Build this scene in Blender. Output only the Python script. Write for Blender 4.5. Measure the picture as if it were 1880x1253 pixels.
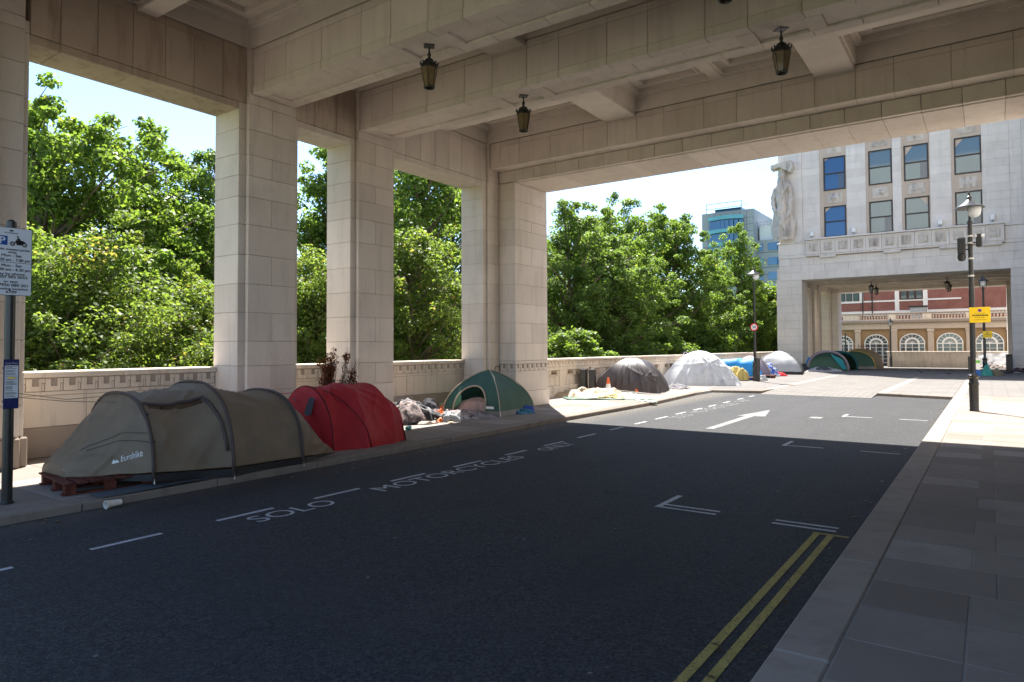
import bpy, math, random
import numpy as np
from mathutils import Vector, Matrix

# ------------------------------------------------------------------ camera, sky, sun, exposure
SC = bpy.context.scene
COL = SC.collection
for o in list(bpy.data.objects):
    bpy.data.objects.remove(o)
R = math.radians
YAW, PITCH, ROLL, EYE = R(35.04), R(1.70), R(-0.26), 1.6
fw = Vector((-math.sin(YAW) * math.cos(PITCH), math.cos(YAW) * math.cos(PITCH), math.sin(PITCH)))
rt = Vector((math.cos(YAW), math.sin(YAW), 0))
up = rt.cross(fw)
r2 = rt * math.cos(ROLL) + up * math.sin(ROLL)
u2 = -rt * math.sin(ROLL) + up * math.cos(ROLL)
cam_d = bpy.data.cameras.new('camera')
cam = bpy.data.objects.new('camera', cam_d)
COL.objects.link(cam)
cam.matrix_world = Matrix(((r2.x, u2.x, -fw.x, 0), (r2.y, u2.y, -fw.y, 0), (r2.z, u2.z, -fw.z, EYE), (0, 0, 0, 1)))
cam_d.sensor_width = 36
cam_d.lens = 36 * 1253 / 1880
cam_d.shift_y = -26.4 / 1880
cam_d.clip_start = 0.05
cam_d.clip_end = 3000
SC.camera = cam

SUN_AZ, SUN_EL = R(-38.5), R(57)           # measured from +Y towards +X
world = bpy.data.worlds.new('World')
SC.world = world
world.use_nodes = True
wn = world.node_tree
sky = wn.nodes.new('ShaderNodeTexSky')
sky.sky_type = 'NISHITA'
sky.sun_disc = False
sky.sun_elevation = SUN_EL
sky.sun_rotation = SUN_AZ
sky.air_density = 0.8
sky.dust_density = 0.2
sky.ozone_density = 2.0
bg = wn.nodes['Background']
bg.inputs[1].default_value = 0.07
wn.links.new(sky.outputs[0], bg.inputs[0])

sun_d = bpy.data.lights.new('sun', 'SUN')
sun_d.energy = 3.4
sun_d.angle = R(0.53)
sun_d.color = (1.0, 0.955, 0.88)
sun = bpy.data.objects.new('sun', sun_d)
COL.objects.link(sun)
sun_dir = Vector((math.sin(SUN_AZ) * math.cos(SUN_EL), math.cos(SUN_AZ) * math.cos(SUN_EL), math.sin(SUN_EL)))
sun.rotation_euler = sun_dir.to_track_quat('Z', 'Y').to_euler()
sun.location = (0, 0, 60)

SC.view_settings.view_transform = 'Standard'
SC.view_settings.look = 'None'
SC.view_settings.exposure = 2.42
SC.view_settings.gamma = 1.0
SC.view_settings.use_curve_mapping = False
SC.render.engine = 'CYCLES'
cy = SC.cycles
cy.max_bounces = 8
cy.diffuse_bounces = 5
cy.glossy_bounces = 3
cy.transmission_bounces = 5
cy.transparent_max_bounces = 8
cy.caustics_reflective = False
cy.caustics_refractive = False
cy.sample_clamp_indirect = 6
cy.use_denoising = True
try:
    cy.denoiser = 'OPENIMAGEDENOISE'
except Exception:
    pass

rng = random.Random(7)
nr = np.random.RandomState(11)

# ------------------------------------------------------------------ helpers
def new_obj(name, data, parent=None):
    o = bpy.data.objects.new(name, data)
    COL.objects.link(o)
    if parent:
        o.parent = parent
    return o

def tag(o, label=None, cat=None, group=None, kind=None):
    if label: o['label'] = label
    if cat: o['category'] = cat
    if group: o['group'] = group
    if kind: o['kind'] = kind
    return o

BASE = {}
def thing(name, label, cat, loc=(0, 0, 0), rz=0, group=None):
    o = new_obj(name, None)
    o.location = loc
    o.rotation_euler = (0, 0, rz)
    o.empty_display_size = 0.2
    return tag(o, label, cat, group)

def root_of(o):
    while o.parent: o = o.parent
    return o

class MB:
    """collects faces for one mesh"""
    def __init__(s): s.v = []; s.f = []
    def add(s, vs, fs):
        n = len(s.v); s.v += [tuple(p) for p in vs]; s.f += [tuple(i + n for i in f) for f in fs]; return s
    def box(s, x0, x1, y0, y1, z0, z1):
        vs = [(x, y, z) for x in (x0, x1) for y in (y0, y1) for z in (z0, z1)]
        return s.add(vs, [(0, 1, 3, 2), (4, 6, 7, 5), (0, 4, 5, 1), (2, 3, 7, 6), (0, 2, 6, 4), (1, 5, 7, 3)])
    def cbox(s, x0, x1, y0, y1, z0, z1, c=.004):
        vs, fs = cblock(x0, x1, y0, y1, z0, z1, c); return s.add(vs, fs)
    def quad(s, a, b, c, d): return s.add([a, b, c, d], [(0, 1, 2, 3)])
    def prism(s, poly, ax, a0, a1):
        """poly: list of 2D points, extruded along axis ax (0,1,2); the 2D coords fill the other two axes in order"""
        def mk(p, t):
            q = list(p); q.insert(ax, t); return tuple(q)
        n = len(poly)
        vs = [mk(p, a0) for p in poly] + [mk(p, a1) for p in poly]
        fs = [tuple(range(n))[::-1], tuple(range(n, 2 * n))] + [(i, (i + 1) % n, n + (i + 1) % n, n + i) for i in range(n)]
        return s.add(vs, fs)
    def tube(s, pts, r, n=8, cap=True):
        pts = [Vector(p) for p in pts]
        rs = r if isinstance(r, (list, tuple)) else [r] * len(pts)
        vs = []; prev = None
        for i, p in enumerate(pts):
            t = (pts[min(i + 1, len(pts) - 1)] - pts[max(i - 1, 0)])
            t = t.normalized() if t.length > 1e-9 else Vector((0, 0, 1))
            if prev is None:
                a = t.orthogonal().normalized()
            else:
                a = prev - t * prev.dot(t)
                a = a.normalized() if a.length > 1e-6 else t.orthogonal().normalized()
            prev = a; b = t.cross(a)
            for k in range(n):
                q = 2 * math.pi * k / n
                vs.append(p + (a * math.cos(q) + b * math.sin(q)) * rs[i])
        m = len(pts); fs = []
        for i in range(m - 1):
            for k in range(n):
                fs.append((i * n + k, i * n + (k + 1) % n, (i + 1) * n + (k + 1) % n, (i + 1) * n + k))
        if cap:
            fs += [tuple(range(n))[::-1], tuple(range((m - 1) * n, m * n))]
        return s.add(vs, fs)
    def lathe(s, prof, c=(0, 0, 0), n=16, phase=0):
        vs = []; m = len(prof)
        for r, z in prof:
            for k in range(n):
                q = 2 * math.pi * k / n + phase
                vs.append((c[0] + r * math.cos(q), c[1] + r * math.sin(q), c[2] + z))
        fs = []
        for i in range(m - 1):
            for k in range(n):
                fs.append((i * n + k, i * n + (k + 1) % n, (i + 1) * n + (k + 1) % n, (i + 1) * n + k))
        fs += [tuple(range(n))[::-1], tuple(range((m - 1) * n, m * n))]
        return s.add(vs, fs)
    def grid(s, fn, nu, nv, skip=None, wrap=False):
        vs = [fn(i / nu, j / nv) for i in range(nu + 1) for j in range(nv + 1)]
        fs = []
        for i in range(nu):
            for j in range(nv):
                if skip and skip((i + .5) / nu, (j + .5) / nv): continue
                fs.append((i * (nv + 1) + j, (i + 1) * (nv + 1) + j, (i + 1) * (nv + 1) + j + 1, i * (nv + 1) + j + 1))
        return s.add(vs, fs)
    def build(s, name, m, parent=None, smooth=False, rel=False, auto=None):
        """rel: vertices are already local to the parent thing; otherwise they are world coordinates"""
        vs = s.v
        if parent and not rel:
            L = root_of(parent).location
            if L.length > 0: vs = [(x - L.x, y - L.y, z - L.z) for x, y, z in vs]
        me = bpy.data.meshes.new(name)
        me.from_pydata(vs, [], s.f)
        me.materials.append(m)
        if smooth or auto:
            me.polygons.foreach_set('use_smooth', [True] * len(me.polygons))
        if auto:
            me.set_sharp_from_angle(angle=R(auto))
        me.update()
        return new_obj(name, me, parent)

def _cb_template():
    ids = {}; n = 0
    for sx in (0, 1):
        for sy in (0, 1):
            for sz in (0, 1):
                for a in range(3):
                    ids[(sx, sy, sz, a)] = n; n += 1
    fs = []
    for a in range(3):
        b, c = [k for k in range(3) if k != a]
        for s in (0, 1):
            f = []
            for t in ((0, 0), (1, 0), (1, 1), (0, 1)):
                k = [0, 0, 0]; k[a] = s; k[b], k[c] = t
                f.append(ids[tuple(k) + (a,)])
            fs.append(f)
    for a in range(3):
        b, c = [k for k in range(3) if k != a]
        for t in ((0, 0), (1, 0), (1, 1), (0, 1)):
            k0 = [0, 0, 0]; k1 = [0, 0, 0]
            k0[b], k0[c] = t; k1[b], k1[c] = t; k1[a] = 1
            fs.append([ids[tuple(k0) + (b,)], ids[tuple(k1) + (b,)], ids[tuple(k1) + (c,)], ids[tuple(k0) + (c,)]])
    for sx in (0, 1):
        for sy in (0, 1):
            for sz in (0, 1):
                fs.append([ids[(sx, sy, sz, a)] for a in range(3)])
    def pos(i):
        sx, sy, sz, a = [k for k, v in ids.items() if v == i][0]
        p = [(.1 if not q else .9) for q in (sx, sy, sz)]
        p[a] = (0, 1)[(sx, sy, sz)[a]]
        return Vector(p)
    P = [pos(i) for i in range(24)]
    out = []
    for f in fs:
        cen = sum((P[i] for i in f), Vector()) / len(f)
        nn = (P[f[1]] - P[f[0]]).cross(P[f[2]] - P[f[0]])
        out.append(tuple(f) if nn.dot(cen - Vector((.5, .5, .5))) > 0 else tuple(f[::-1]))
    key = [None] * 24
    for k, v in ids.items(): key[v] = k
    return key, out
CBK, CBF = _cb_template()
def cblock(x0, x1, y0, y1, z0, z1, c=.004):
    lo = (x0, y0, z0); hi = (x1, y1, z1); vs = []
    for sx, sy, sz, a in CBK:
        p = [0, 0, 0]
        for k, q in enumerate((sx, sy, sz)):
            e = 0 if k == a else c
            p[k] = hi[k] - e if q else lo[k] + e
        vs.append(p)
    return vs, CBF

def stone(parent, m, x0, x1, y0, y1, z0, z1, g=.003, c=.005, name='stone'):
    """one dressed stone with chamfered edges, g = half a joint"""
    return MB().cbox(x0 + g, x1 - g, y0 + g, y1 - g, z0 + g, z1 - g, c).build(name, m, parent)

def text_mesh(s, size, align='CENTER', spacing=1.0):
    cu = bpy.data.curves.new('t', 'FONT')
    cu.body = s; cu.size = size; cu.align_x = align; cu.space_character = spacing
    o = bpy.data.objects.new('t', cu); COL.objects.link(o)
    dg = bpy.context.evaluated_depsgraph_get()
    me = bpy.data.meshes.new_from_object(o.evaluated_get(dg))
    vs = [tuple(v.co) for v in me.vertices]; fs = [tuple(p.vertices) for p in me.polygons]
    bpy.data.objects.remove(o); bpy.data.curves.remove(cu); bpy.data.meshes.remove(me)
    return vs, fs

def text_on(name, s, size, m, parent, o, ux, uy, align='CENTER', sx=1.0, sy=1.0, box=None, rel=True, bold=0):
    """flat lettering: o origin, ux/uy text directions in the parent's frame; box=(w,h) fits the text into a rectangle"""
    vs, fs = text_mesh(s, size, align)
    a = np.array(vs)
    if box:
        lo, hi = a.min(0), a.max(0)
        a[:, 0] = (a[:, 0] - lo[0]) / (hi[0] - lo[0]) * box[0]
        a[:, 1] = (a[:, 1] - lo[1]) / (hi[1] - lo[1]) * box[1]
    o = np.array(o); ux = np.array(ux, float); uy = np.array(uy, float); nn = np.cross(ux, uy)
    mb = MB()
    offs = [(0, 0, 0)] if not bold else [(0, 0, 0), (bold, 0, .0002), (0, bold, .0004), (bold, bold, .0006)]
    for dx, dy, dz in offs:
        mb.add([tuple(o + ux * (p[0] + dx) * sx + uy * (p[1] + dy) * sy + nn * dz) for p in a], fs)
    return mb.build(name, m, parent, rel=rel)

def copy_tree(o, parent=None):
    c = o.copy(); COL.objects.link(c); c.parent = parent
    for ch in list(o.children): copy_tree(ch, c)
    return c

def vnoise(p, seed=0):
    """cheap smooth value noise on an (n,3) array, -1..1"""
    p = np.asarray(p, float)
    i = np.floor(p).astype(int); f = p - i; f = f * f * (3 - 2 * f)
    def h(x, y, z):
        n = (x * 374761393 + y * 668265263 + z * 2147483647 + seed * 974711) & 0x7fffffff
        n = ((n ^ (n >> 13)) * 1274126177) & 0x7fffffff
        return ((n ^ (n >> 16)) & 0xffff) / 32767.5 - 1
    r = 0
    for dx in (0, 1):
        for dy in (0, 1):
            for dz in (0, 1):
                w = (f[:, 0] if dx else 1 - f[:, 0]) * (f[:, 1] if dy else 1 - f[:, 1]) * (f[:, 2] if dz else 1 - f[:, 2])
                r = r + w * h(i[:, 0] + dx, i[:, 1] + dy, i[:, 2] + dz)
    return r

# ------------------------------------------------------------------ materials
def nodes(name):
    m = bpy.data.materials.new(name); m.use_nodes = True
    nt = m.node_tree; b = nt.nodes['Principled BSDF']
    return m, nt, b
def N(nt, t, **k):
    n = nt.nodes.new(t)
    for a, v in k.items(): setattr(n, a, v)
    return n
def noise(nt, vec, scale, detail=4, rough=.55):
    n = N(nt, 'ShaderNodeTexNoise'); n.inputs['Scale'].default_value = scale
    n.inputs['Detail'].default_value = detail; n.inputs['Roughness'].default_value = rough
    if vec: nt.links.new(vec, n.inputs['Vector'])
    return n.outputs['Fac']
def ramp(nt, fac, a, b, ca=0., cb=1.):
    n = N(nt, 'ShaderNodeMapRange'); nt.links.new(fac, n.inputs[0])
    for i, v in zip((1, 2, 3, 4), (a, b, ca, cb)): n.inputs[i].default_value = v
    return n.outputs[0]
def mix(nt, fac, a, b, mode='MIX'):
    n = N(nt, 'ShaderNodeMix', data_type='RGBA', blend_type=mode)
    for sock, v in ((n.inputs[0], fac), (n.inputs[6], a), (n.inputs[7], b)):
        if hasattr(v, 'links') or isinstance(v, bpy.types.NodeSocket): nt.links.new(v, sock)
        elif isinstance(v, (int, float)): sock.default_value = v
        else: sock.default_value = (*v, 1) if len(v) == 3 else v
    return n.outputs[2]
def bump(nt, b, h, strength=.3, dist=.01):
    n = N(nt, 'ShaderNodeBump'); n.inputs['Strength'].default_value = strength; n.inputs['Distance'].default_value = dist
    nt.links.new(h, n.inputs['Height']); nt.links.new(n.outputs[0], b.inputs['Normal'])
def position(nt, scale=None):
    g = N(nt, 'ShaderNodeNewGeometry')
    if not scale: return g.outputs['Position']
    m = N(nt, 'ShaderNodeMapping'); m.inputs['Scale'].default_value = scale
    nt.links.new(g.outputs['Position'], m.inputs[0]); return m.outputs[0]

def stone_mat(name, col, dirt=(.17, .135, .105), var=.10, stain=.45, rough=.85, fine=55, bstr=.25, grime=.5, rnd=.28):
    m, nt, b = nodes(name)
    p = position(nt)
    oi = N(nt, 'ShaderNodeObjectInfo')
    c = mix(nt, ramp(nt, noise(nt, p, 1.1, 6), .3, .7), [x * (1 - var) for x in col], [min(1, x * (1 + var)) for x in col])
    c = mix(nt, ramp(nt, oi.outputs['Random'], 0, 1, 0, rnd), c, (col[0] * .62, col[1] * .58, col[2] * .55))
    st = ramp(nt, noise(nt, position(nt, (3.2, 3.2, .45)), 1.6, 7, .62), .50, .78, 0, stain)
    c = mix(nt, st, c, dirt)
    st2 = ramp(nt, noise(nt, p, .55, 5, .6), .52, .80, 0, grime)
    c = mix(nt, st2, c, [d * 1.25 for d in dirt])
    c = mix(nt, ramp(nt, noise(nt, p, fine, 3), .35, .65, 0, .22), c, [x * .62 for x in col])
    nt.links.new(c, b.inputs['Base Color']); b.inputs['Roughness'].default_value = rough
    b.inputs['Specular IOR Level'].default_value = .08
    bump(nt, b, noise(nt, p, fine * 1.5, 5), bstr, .006)
    return m

def plain(name, col, rough=.6, metal=0, nz=0.0, scale=8, spec=.4, bstr=0, bscale=60):
    m, nt, b = nodes(name)
    if nz:
        p = position(nt)
        c = mix(nt, ramp(nt, noise(nt, p, scale, 5), .3, .7), [x * (1 - nz) for x in col], [min(1, x * (1 + nz)) for x in col])
        nt.links.new(c, b.inputs['Base Color'])
        if bstr: bump(nt, b, noise(nt, p, bscale, 4), bstr, .004)
    else:
        b.inputs['Base Color'].default_value = (*col, 1)
    b.inputs['Roughness'].default_value = rough; b.inputs['Metallic'].default_value = metal
    b.inputs['Specular IOR Level'].default_value = spec
    return m

def fabric(name, col, rough=.6, trans=.25, sheen=0, wr=6, bstr=.5, nz=.12, spec=.35, wscale=(1, 1, 1)):
    """tent cloth: some light comes through, fine creases"""
    m, nt, b = nodes(name)
    p = position(nt, wscale)
    c = mix(nt, ramp(nt, noise(nt, p, 3.5, 5), .3, .7), [x * (1 - nz) for x in col], [min(1, x * (1 + nz)) for x in col])
    nt.links.new(c, b.inputs['Base Color']); b.inputs['Roughness'].default_value = rough
    b.inputs['Specular IOR Level'].default_value = spec
    nzn = N(nt, 'ShaderNodeTexNoise', noise_type='RIDGED_MULTIFRACTAL')
    nzn.inputs['Scale'].default_value = wr; nzn.inputs['Detail'].default_value = 3
    nt.links.new(p, nzn.inputs['Vector'])
    bump(nt, b, nzn.outputs['Fac'], bstr, .012)
    if trans:
        t = N(nt, 'ShaderNodeBsdfTranslucent'); nt.links.new(c, t.inputs[0])
        ms = N(nt, 'ShaderNodeMixShader'); ms.inputs[0].default_value = trans
        nt.links.new(b.outputs[0], ms.inputs[1]); nt.links.new(t.outputs[0], ms.inputs[2])
        nt.links.new(ms.outputs[0], nt.nodes['Material Output'].inputs[0])
    return m

def glass_mat(name, col=(.35, .42, .48), rough=.04):
    m, nt, b = nodes(name)
    b.inputs['Base Color'].default_value = (*col, 1); b.inputs['Roughness'].default_value = rough
    b.inputs['Specular IOR Level'].default_value = .9; b.inputs['Metallic'].default_value = .35
    return m

M = {}
M['stone'] = stone_mat('portland_stone', (.76, .675, .59), stain=.24, grime=.22, rnd=.34)
M['stone_lintel'] = stone_mat('stained_lintel_stone', (.55, .45, .36), dirt=(.22, .14, .09), stain=.7, var=.16, grime=.5)
M['mortar'] = stone_mat('mortar', (.40, .335, .28), stain=.3)
M['plaster'] = stone_mat('painted_plaster', (.75, .68, .60), stain=.15, bstr=.08, grime=.2)
M['granite'] = stone_mat('granite', (.33, .27, .22), fine=120, bstr=.4, stain=.3)
M['parapet'] = stone_mat('parapet_stone', (.72, .625, .525), dirt=(.14, .11, .085), stain=.55)
M['facade'] = stone_mat('pale_facade_stone', (.76, .72, .67), dirt=(.30, .27, .25), stain=.30, grime=.25)
M['facade_warm'] = stone_mat('warm_facade_stone', (.60, .50, .41), dirt=(.26, .21, .17), stain=.3)
M['relief'] = stone_mat('carved_stone', (.64, .59, .53), dirt=(.10, .085, .07), stain=.95, var=.2, fine=25, grime=.9)
M['slab'] = stone_mat('york_paving', (.30, .268, .240), dirt=(.145, .12, .10), var=.2, stain=.3, rough=.75, fine=35, grime=.5, rnd=1.0)
M['slab_joint'] = stone_mat('paving_joint', (.33, .31, .29), stain=.2)
M['kerbstone'] = stone_mat('granite_kerb', (.33, .285, .245), dirt=(.12, .10, .085), fine=130, stain=.5, bstr=.4)
M['kerb_dark'] = stone_mat('weathered_kerb', (.23, .195, .165), dirt=(.09, .075, .06), fine=130, stain=.6, bstr=.4)
M['iron'] = plain('black_painted_iron', (.018, .018, .017), .38, 0, .2, 20, .5)
M['post'] = plain('grey_black_post_paint', (.018, .017, .016), .32, 0, .25, 14, .5)
M['white'] = plain('white_paint', (.78, .78, .77), .55, 0, .05)
M['white_frame'] = plain('white_joinery', (.76, .74, .70), .5, 0, .06)
M['signwhite'] = plain('sign_white', (.66, .67, .69), .4)
M['black'] = plain('sign_black', (.012, .012, .013), .5)
M['signblue'] = plain('sign_blue', (.008, .07, .28), .45)
M['navy'] = plain('sign_navy', (.012, .018, .09), .42)
M['yellow_sign'] = plain('sign_yellow', (.86, .58, .01), .5)
M['purple'] = plain('sign_purple', (.16, .05, .23), .5)
M['sign_red'] = plain('sign_red', (.62, .02, .03), .5)
M['green_sign'] = plain('sign_green', (.15, .5, .05), .5)
M['window_glass'] = glass_mat('window_glass', (.13, .175, .185), .05)
M['window_blue'] = glass_mat('window_glass_blue', (.035, .10, .20), .05)
M['window_dark'] = glass_mat('window_glass_dark', (.07, .09, .11), .06)
M['frame_dark'] = plain('bronze_window_frame', (.035, .026, .022), .45)
M['amber'] = plain('amber_lantern_glass', (.20, .14, .07), .12, 0, .2, 12, .7)
M['red_brick'] = None
M['lead'] = plain('lead_grey', (.30, .33, .36), .5, 0, .1)
M['wood'] = plain('stained_pallet_wood', (.10, .028, .018), .75, 0, .4, 14, .2, .4, 40)
M['rail'] = plain('railing_black', (.015, .015, .016), .4)

def brick_mat(name, c1, c2, mortar, scale):
    m, nt, b = nodes(name)
    g = N(nt, 'ShaderNodeNewGeometry'); s = N(nt, 'ShaderNodeSeparateXYZ'); nt.links.new(g.outputs['Position'], s.inputs[0])
    cmb = N(nt, 'ShaderNodeCombineXYZ')
    ad = N(nt, 'ShaderNodeMath', operation='ADD'); nt.links.new(s.outputs[0], ad.inputs[0]); nt.links.new(s.outputs[1], ad.inputs[1])
    nt.links.new(ad.outputs[0], cmb.inputs[0]); nt.links.new(s.outputs[2], cmb.inputs[1])
    br = N(nt, 'ShaderNodeTexBrick'); nt.links.new(cmb.outputs[0], br.inputs[0])
    br.inputs['Color1'].default_value = (*c1, 1); br.inputs['Color2'].default_value = (*c2, 1); br.inputs['Mortar'].default_value = (*mortar, 1)
    br.inputs['Scale'].default_value = scale; br.inputs['Mortar Size'].default_value = .012
    br.inputs['Brick Width'].default_value = .23; br.inputs['Row Height'].default_value = .075
    c = mix(nt, ramp(nt, noise(nt, g.outputs['Position'], 1.3, 5), .35, .75, 0, .45), br.outputs['Color'], [x * .6 for x in c1])
    nt.links.new(c, b.inputs['Base Color']); b.inputs['Roughness'].default_value = .85
    return m
M['red_brick'] = brick_mat('red_brick', (.25, .065, .048), (.19, .048, .036), (.30, .2, .16), 1)
M['stock_brick'] = brick_mat('yellow_stock_brick', (.34, .205, .085), (.26, .15, .065), (.30, .22, .14), 1)

def asphalt_mat():
    m, nt, b = nodes('asphalt')
    p = position(nt)
    v = N(nt, 'ShaderNodeTexVoronoi'); v.inputs['Scale'].default_value = 75; nt.links.new(p, v.inputs['Vector'])
    sp = ramp(nt, v.outputs['Color'], .15, .95)
    c = mix(nt, sp, (.016, .0168, .019), (.080, .080, .081))
    c = mix(nt, ramp(nt, noise(nt, p, .6, 6), .35, .7, 0, .5), c, (.036, .036, .038))
    c = mix(nt, ramp(nt, noise(nt, position(nt, (2.2, .12, 1)), 1, 4), .5, .75, 0, .35), c, (.06, .06, .06))
    c = mix(nt, ramp(nt, noise(nt, p, 17, 3, .7), .40, .70, 0, .45), c, (.022, .023, .026))
    ck = N(nt, 'ShaderNodeTexVoronoi', feature='DISTANCE_TO_EDGE'); ck.inputs['Scale'].default_value = .33
    wv = N(nt, 'ShaderNodeVectorMath', operation='ADD'); nzc = N(nt, 'ShaderNodeTexNoise'); nzc.inputs['Scale'].default_value = 2.2; nt.links.new(p, nzc.inputs['Vector'])
    nt.links.new(p, wv.inputs[0]); nt.links.new(nzc.outputs['Color'], wv.inputs[1]); nt.links.new(wv.outputs[0], ck.inputs['Vector'])
    crk = N(nt, 'ShaderNodeMath', operation='MULTIPLY'); nt.links.new(ramp(nt, ck.outputs['Distance'], .0, .006, .8, 0), crk.inputs[0]); nt.links.new(ramp(nt, noise(nt, p, .35, 2), .52, .60), crk.inputs[1])
    c = mix(nt, crk.outputs[0], c, (.014, .014, .015))
    c = mix(nt, ramp(nt, noise(nt, position(nt, (.9, .35, 1)), 1.1, 5, .65), .56, .72, 0, .55), c, (.026, .026, .028))
    spot = N(nt, 'ShaderNodeTexVoronoi'); spot.inputs['Scale'].default_value = 2.6; nt.links.new(p, spot.inputs['Vector'])
    c = mix(nt, ramp(nt, spot.outputs['Distance'], .03, .045, .8, 0), c, (.19, .18, .175))
    spot2 = N(nt, 'ShaderNodeTexVoronoi'); spot2.inputs['Scale'].default_value = 1.7; nt.links.new(position(nt, (1.3, .9, 1)), spot2.inputs['Vector'])
    c = mix(nt, ramp(nt, spot2.outputs['Distance'], .03, .06, .6, 0), c, (.02, .02, .02))
    sx = N(nt, 'ShaderNodeSeparateXYZ'); nt.links.new(p, sx.inputs[0])
    # gutter silt along the left kerb
    gut = ramp(nt, sx.outputs[0], -7.4, -6.8, .55, 0)
    c = mix(nt, gut, c, (.12, .105, .09))
    nt.links.new(c, b.inputs['Base Color']); b.inputs['Roughness'].default_value = .78
    b.inputs['Specular IOR Level'].default_value = .14
    bump(nt, b, v.outputs['Distance'], .55, .006)
    return m
M['asphalt'] = asphalt_mat()

def worn_paint(name, col, wear=.55, base=(.06, .06, .062), scale=55):
    m, nt, b = nodes(name)
    p = position(nt)
    w = ramp(nt, noise(nt, p, scale, 6, .7), wear, wear + .1)
    w2 = ramp(nt, noise(nt, p, 5, 5, .7), .3, .65, .45, 1.0)
    c = mix(nt, w, [x for x in col], base)
    c = mix(nt, w2, [x * .45 for x in col], c)
    nt.links.new(c, b.inputs['Base Color']); b.inputs['Roughness'].default_value = .75; b.inputs['Specular IOR Level'].default_value = .1
    return m
M['road_white'] = worn_paint('worn_white_road_paint', (.50, .51, .52), .55)
M['road_worn'] = worn_paint('very_worn_white_road_paint', (.25, .25, .25), .49, (.06, .06, .06), 25)
M['road_yellow'] = worn_paint('worn_yellow_road_paint', (.42, .335, .10), .53)

def cobble_mat():
    m, nt, b = nodes('granite_setts')
    p = position(nt)
    mp = N(nt, 'ShaderNodeMapping'); nt.links.new(p, mp.inputs[0])
    br = N(nt, 'ShaderNodeTexBrick'); nt.links.new(mp.outputs[0], br.inputs[0])
    br.inputs['Color1'].default_value = (.18, .168, .157, 1); br.inputs['Color2'].default_value = (.14, .131, .123, 1); br.inputs['Mortar'].default_value = (.09, .083, .076, 1)
    br.inputs['Scale'].default_value = 1; br.inputs['Brick Width'].default_value = .42; br.inputs['Row Height'].default_value = .24; br.inputs['Mortar Size'].default_value = .016
    c = mix(nt, ramp(nt, noise(nt, p, 9, 4), .35, .7, 0, .4), br.outputs['Color'], (.19, .18, .17))
    nt.links.new(c, b.inputs['Base Color']); b.inputs['Roughness'].default_value = .9; b.inputs['Specular IOR Level'].default_value = .06
    bump(nt, b, br.outputs['Fac'], -.4, .01)
    return m
M['setts'] = cobble_mat()
def far_paving_mat():
    m, nt, b = nodes('far_paving')
    p = position(nt)
    br = N(nt, 'ShaderNodeTexBrick'); nt.links.new(p, br.inputs[0])
    br.inputs['Color1'].default_value = (.175, .163, .155, 1); br.inputs['Color2'].default_value = (.145, .137, .131, 1); br.inputs['Mortar'].default_value = (.105, .098, .09, 1)
    br.inputs['Scale'].default_value = 1; br.inputs['Brick Width'].default_value = .8; br.inputs['Row Height'].default_value = .55; br.inputs['Mortar Size'].default_value = .012
    c = mix(nt, ramp(nt, noise(nt, p, 2, 5), .4, .75, 0, .4), br.outputs['Color'], (.155, .145, .138))
    nt.links.new(c, b.inputs['Base Color']); b.inputs['Roughness'].default_value = .9; b.inputs['Specular IOR Level'].default_value = .06
    return m
M['far_paving'] = far_paving_mat()
M['grass'] = plain('garden_lawn', (.09, .13, .045), .9, 0, .4, 3, .2)

def leaf_mat(name, c1, c2, c3):
    m, nt, b = nodes(name)
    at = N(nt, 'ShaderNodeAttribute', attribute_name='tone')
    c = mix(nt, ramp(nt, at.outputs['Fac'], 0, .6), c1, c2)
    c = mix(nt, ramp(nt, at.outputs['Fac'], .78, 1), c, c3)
    nt.links.new(c, b.inputs['Base Color']); b.inputs['Roughness'].default_value = .5
    b.inputs['Specular IOR Level'].default_value = .3
    t = N(nt, 'ShaderNodeBsdfTranslucent')
    tc = mix(nt, 1.0, c, (1.75, 1.62, .7), 'MULTIPLY'); nt.links.new(tc, t.inputs[0])
    ms = N(nt, 'ShaderNodeMixShader'); ms.inputs[0].default_value = .60
    nt.links.new(b.outputs[0], ms.inputs[1]); nt.links.new(t.outputs[0], ms.inputs[2])
    nt.links.new(ms.outputs[0], nt.nodes['Material Output'].inputs[0])
    return m
M['leaf'] = leaf_mat('plane_leaves', (.075, .135, .036), (.125, .205, .05), (.20, .25, .06))
M['leaf_light'] = leaf_mat('maple_leaves', (.085, .145, .04), (.135, .195, .055), (.23, .19, .075))
M['leaf_dark'] = leaf_mat('lime_leaves', (.07, .125, .04), (.115, .19, .055), (.18, .24, .07))
M['bark'] = plain('bark', (.16, .13, .095), .9, 0, .35, 5, .2, .5, 14)

# ------------------------------------------------------------------ the setting: ground, road, pavements
g0 = MB(); g0.quad((-1500, -1500, -6.2), (1500, -1500, -6.2), (1500, 1500, -6.2), (-1500, 1500, -6.2))
tag(g0.build('garden_ground', M['grass']), 'lawn of the garden far below the terrace wall', None, None, 'structure')
tr = MB(); tr.box(-11.35, 40, -40, 80, -6.1, -.30)
tag(tr.build('terrace', M['granite']), 'stone terrace that carries the road above the garden', None, None, 'structure')

road = MB(); road.quad((-8.4, -38, 0), (-.80, -38, 0), (-.80, 25.2, 0), (-8.4, 25.2, 0))
road.quad((-8.4, -38, -.28), (-8.4, 25.2, -.28), (-.8, 25.2, -.28), (-.8, -38, -.28))
road = tag(road.build('road', M['asphalt']), 'dark asphalt road through the arcade', None, None, 'structure')

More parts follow.
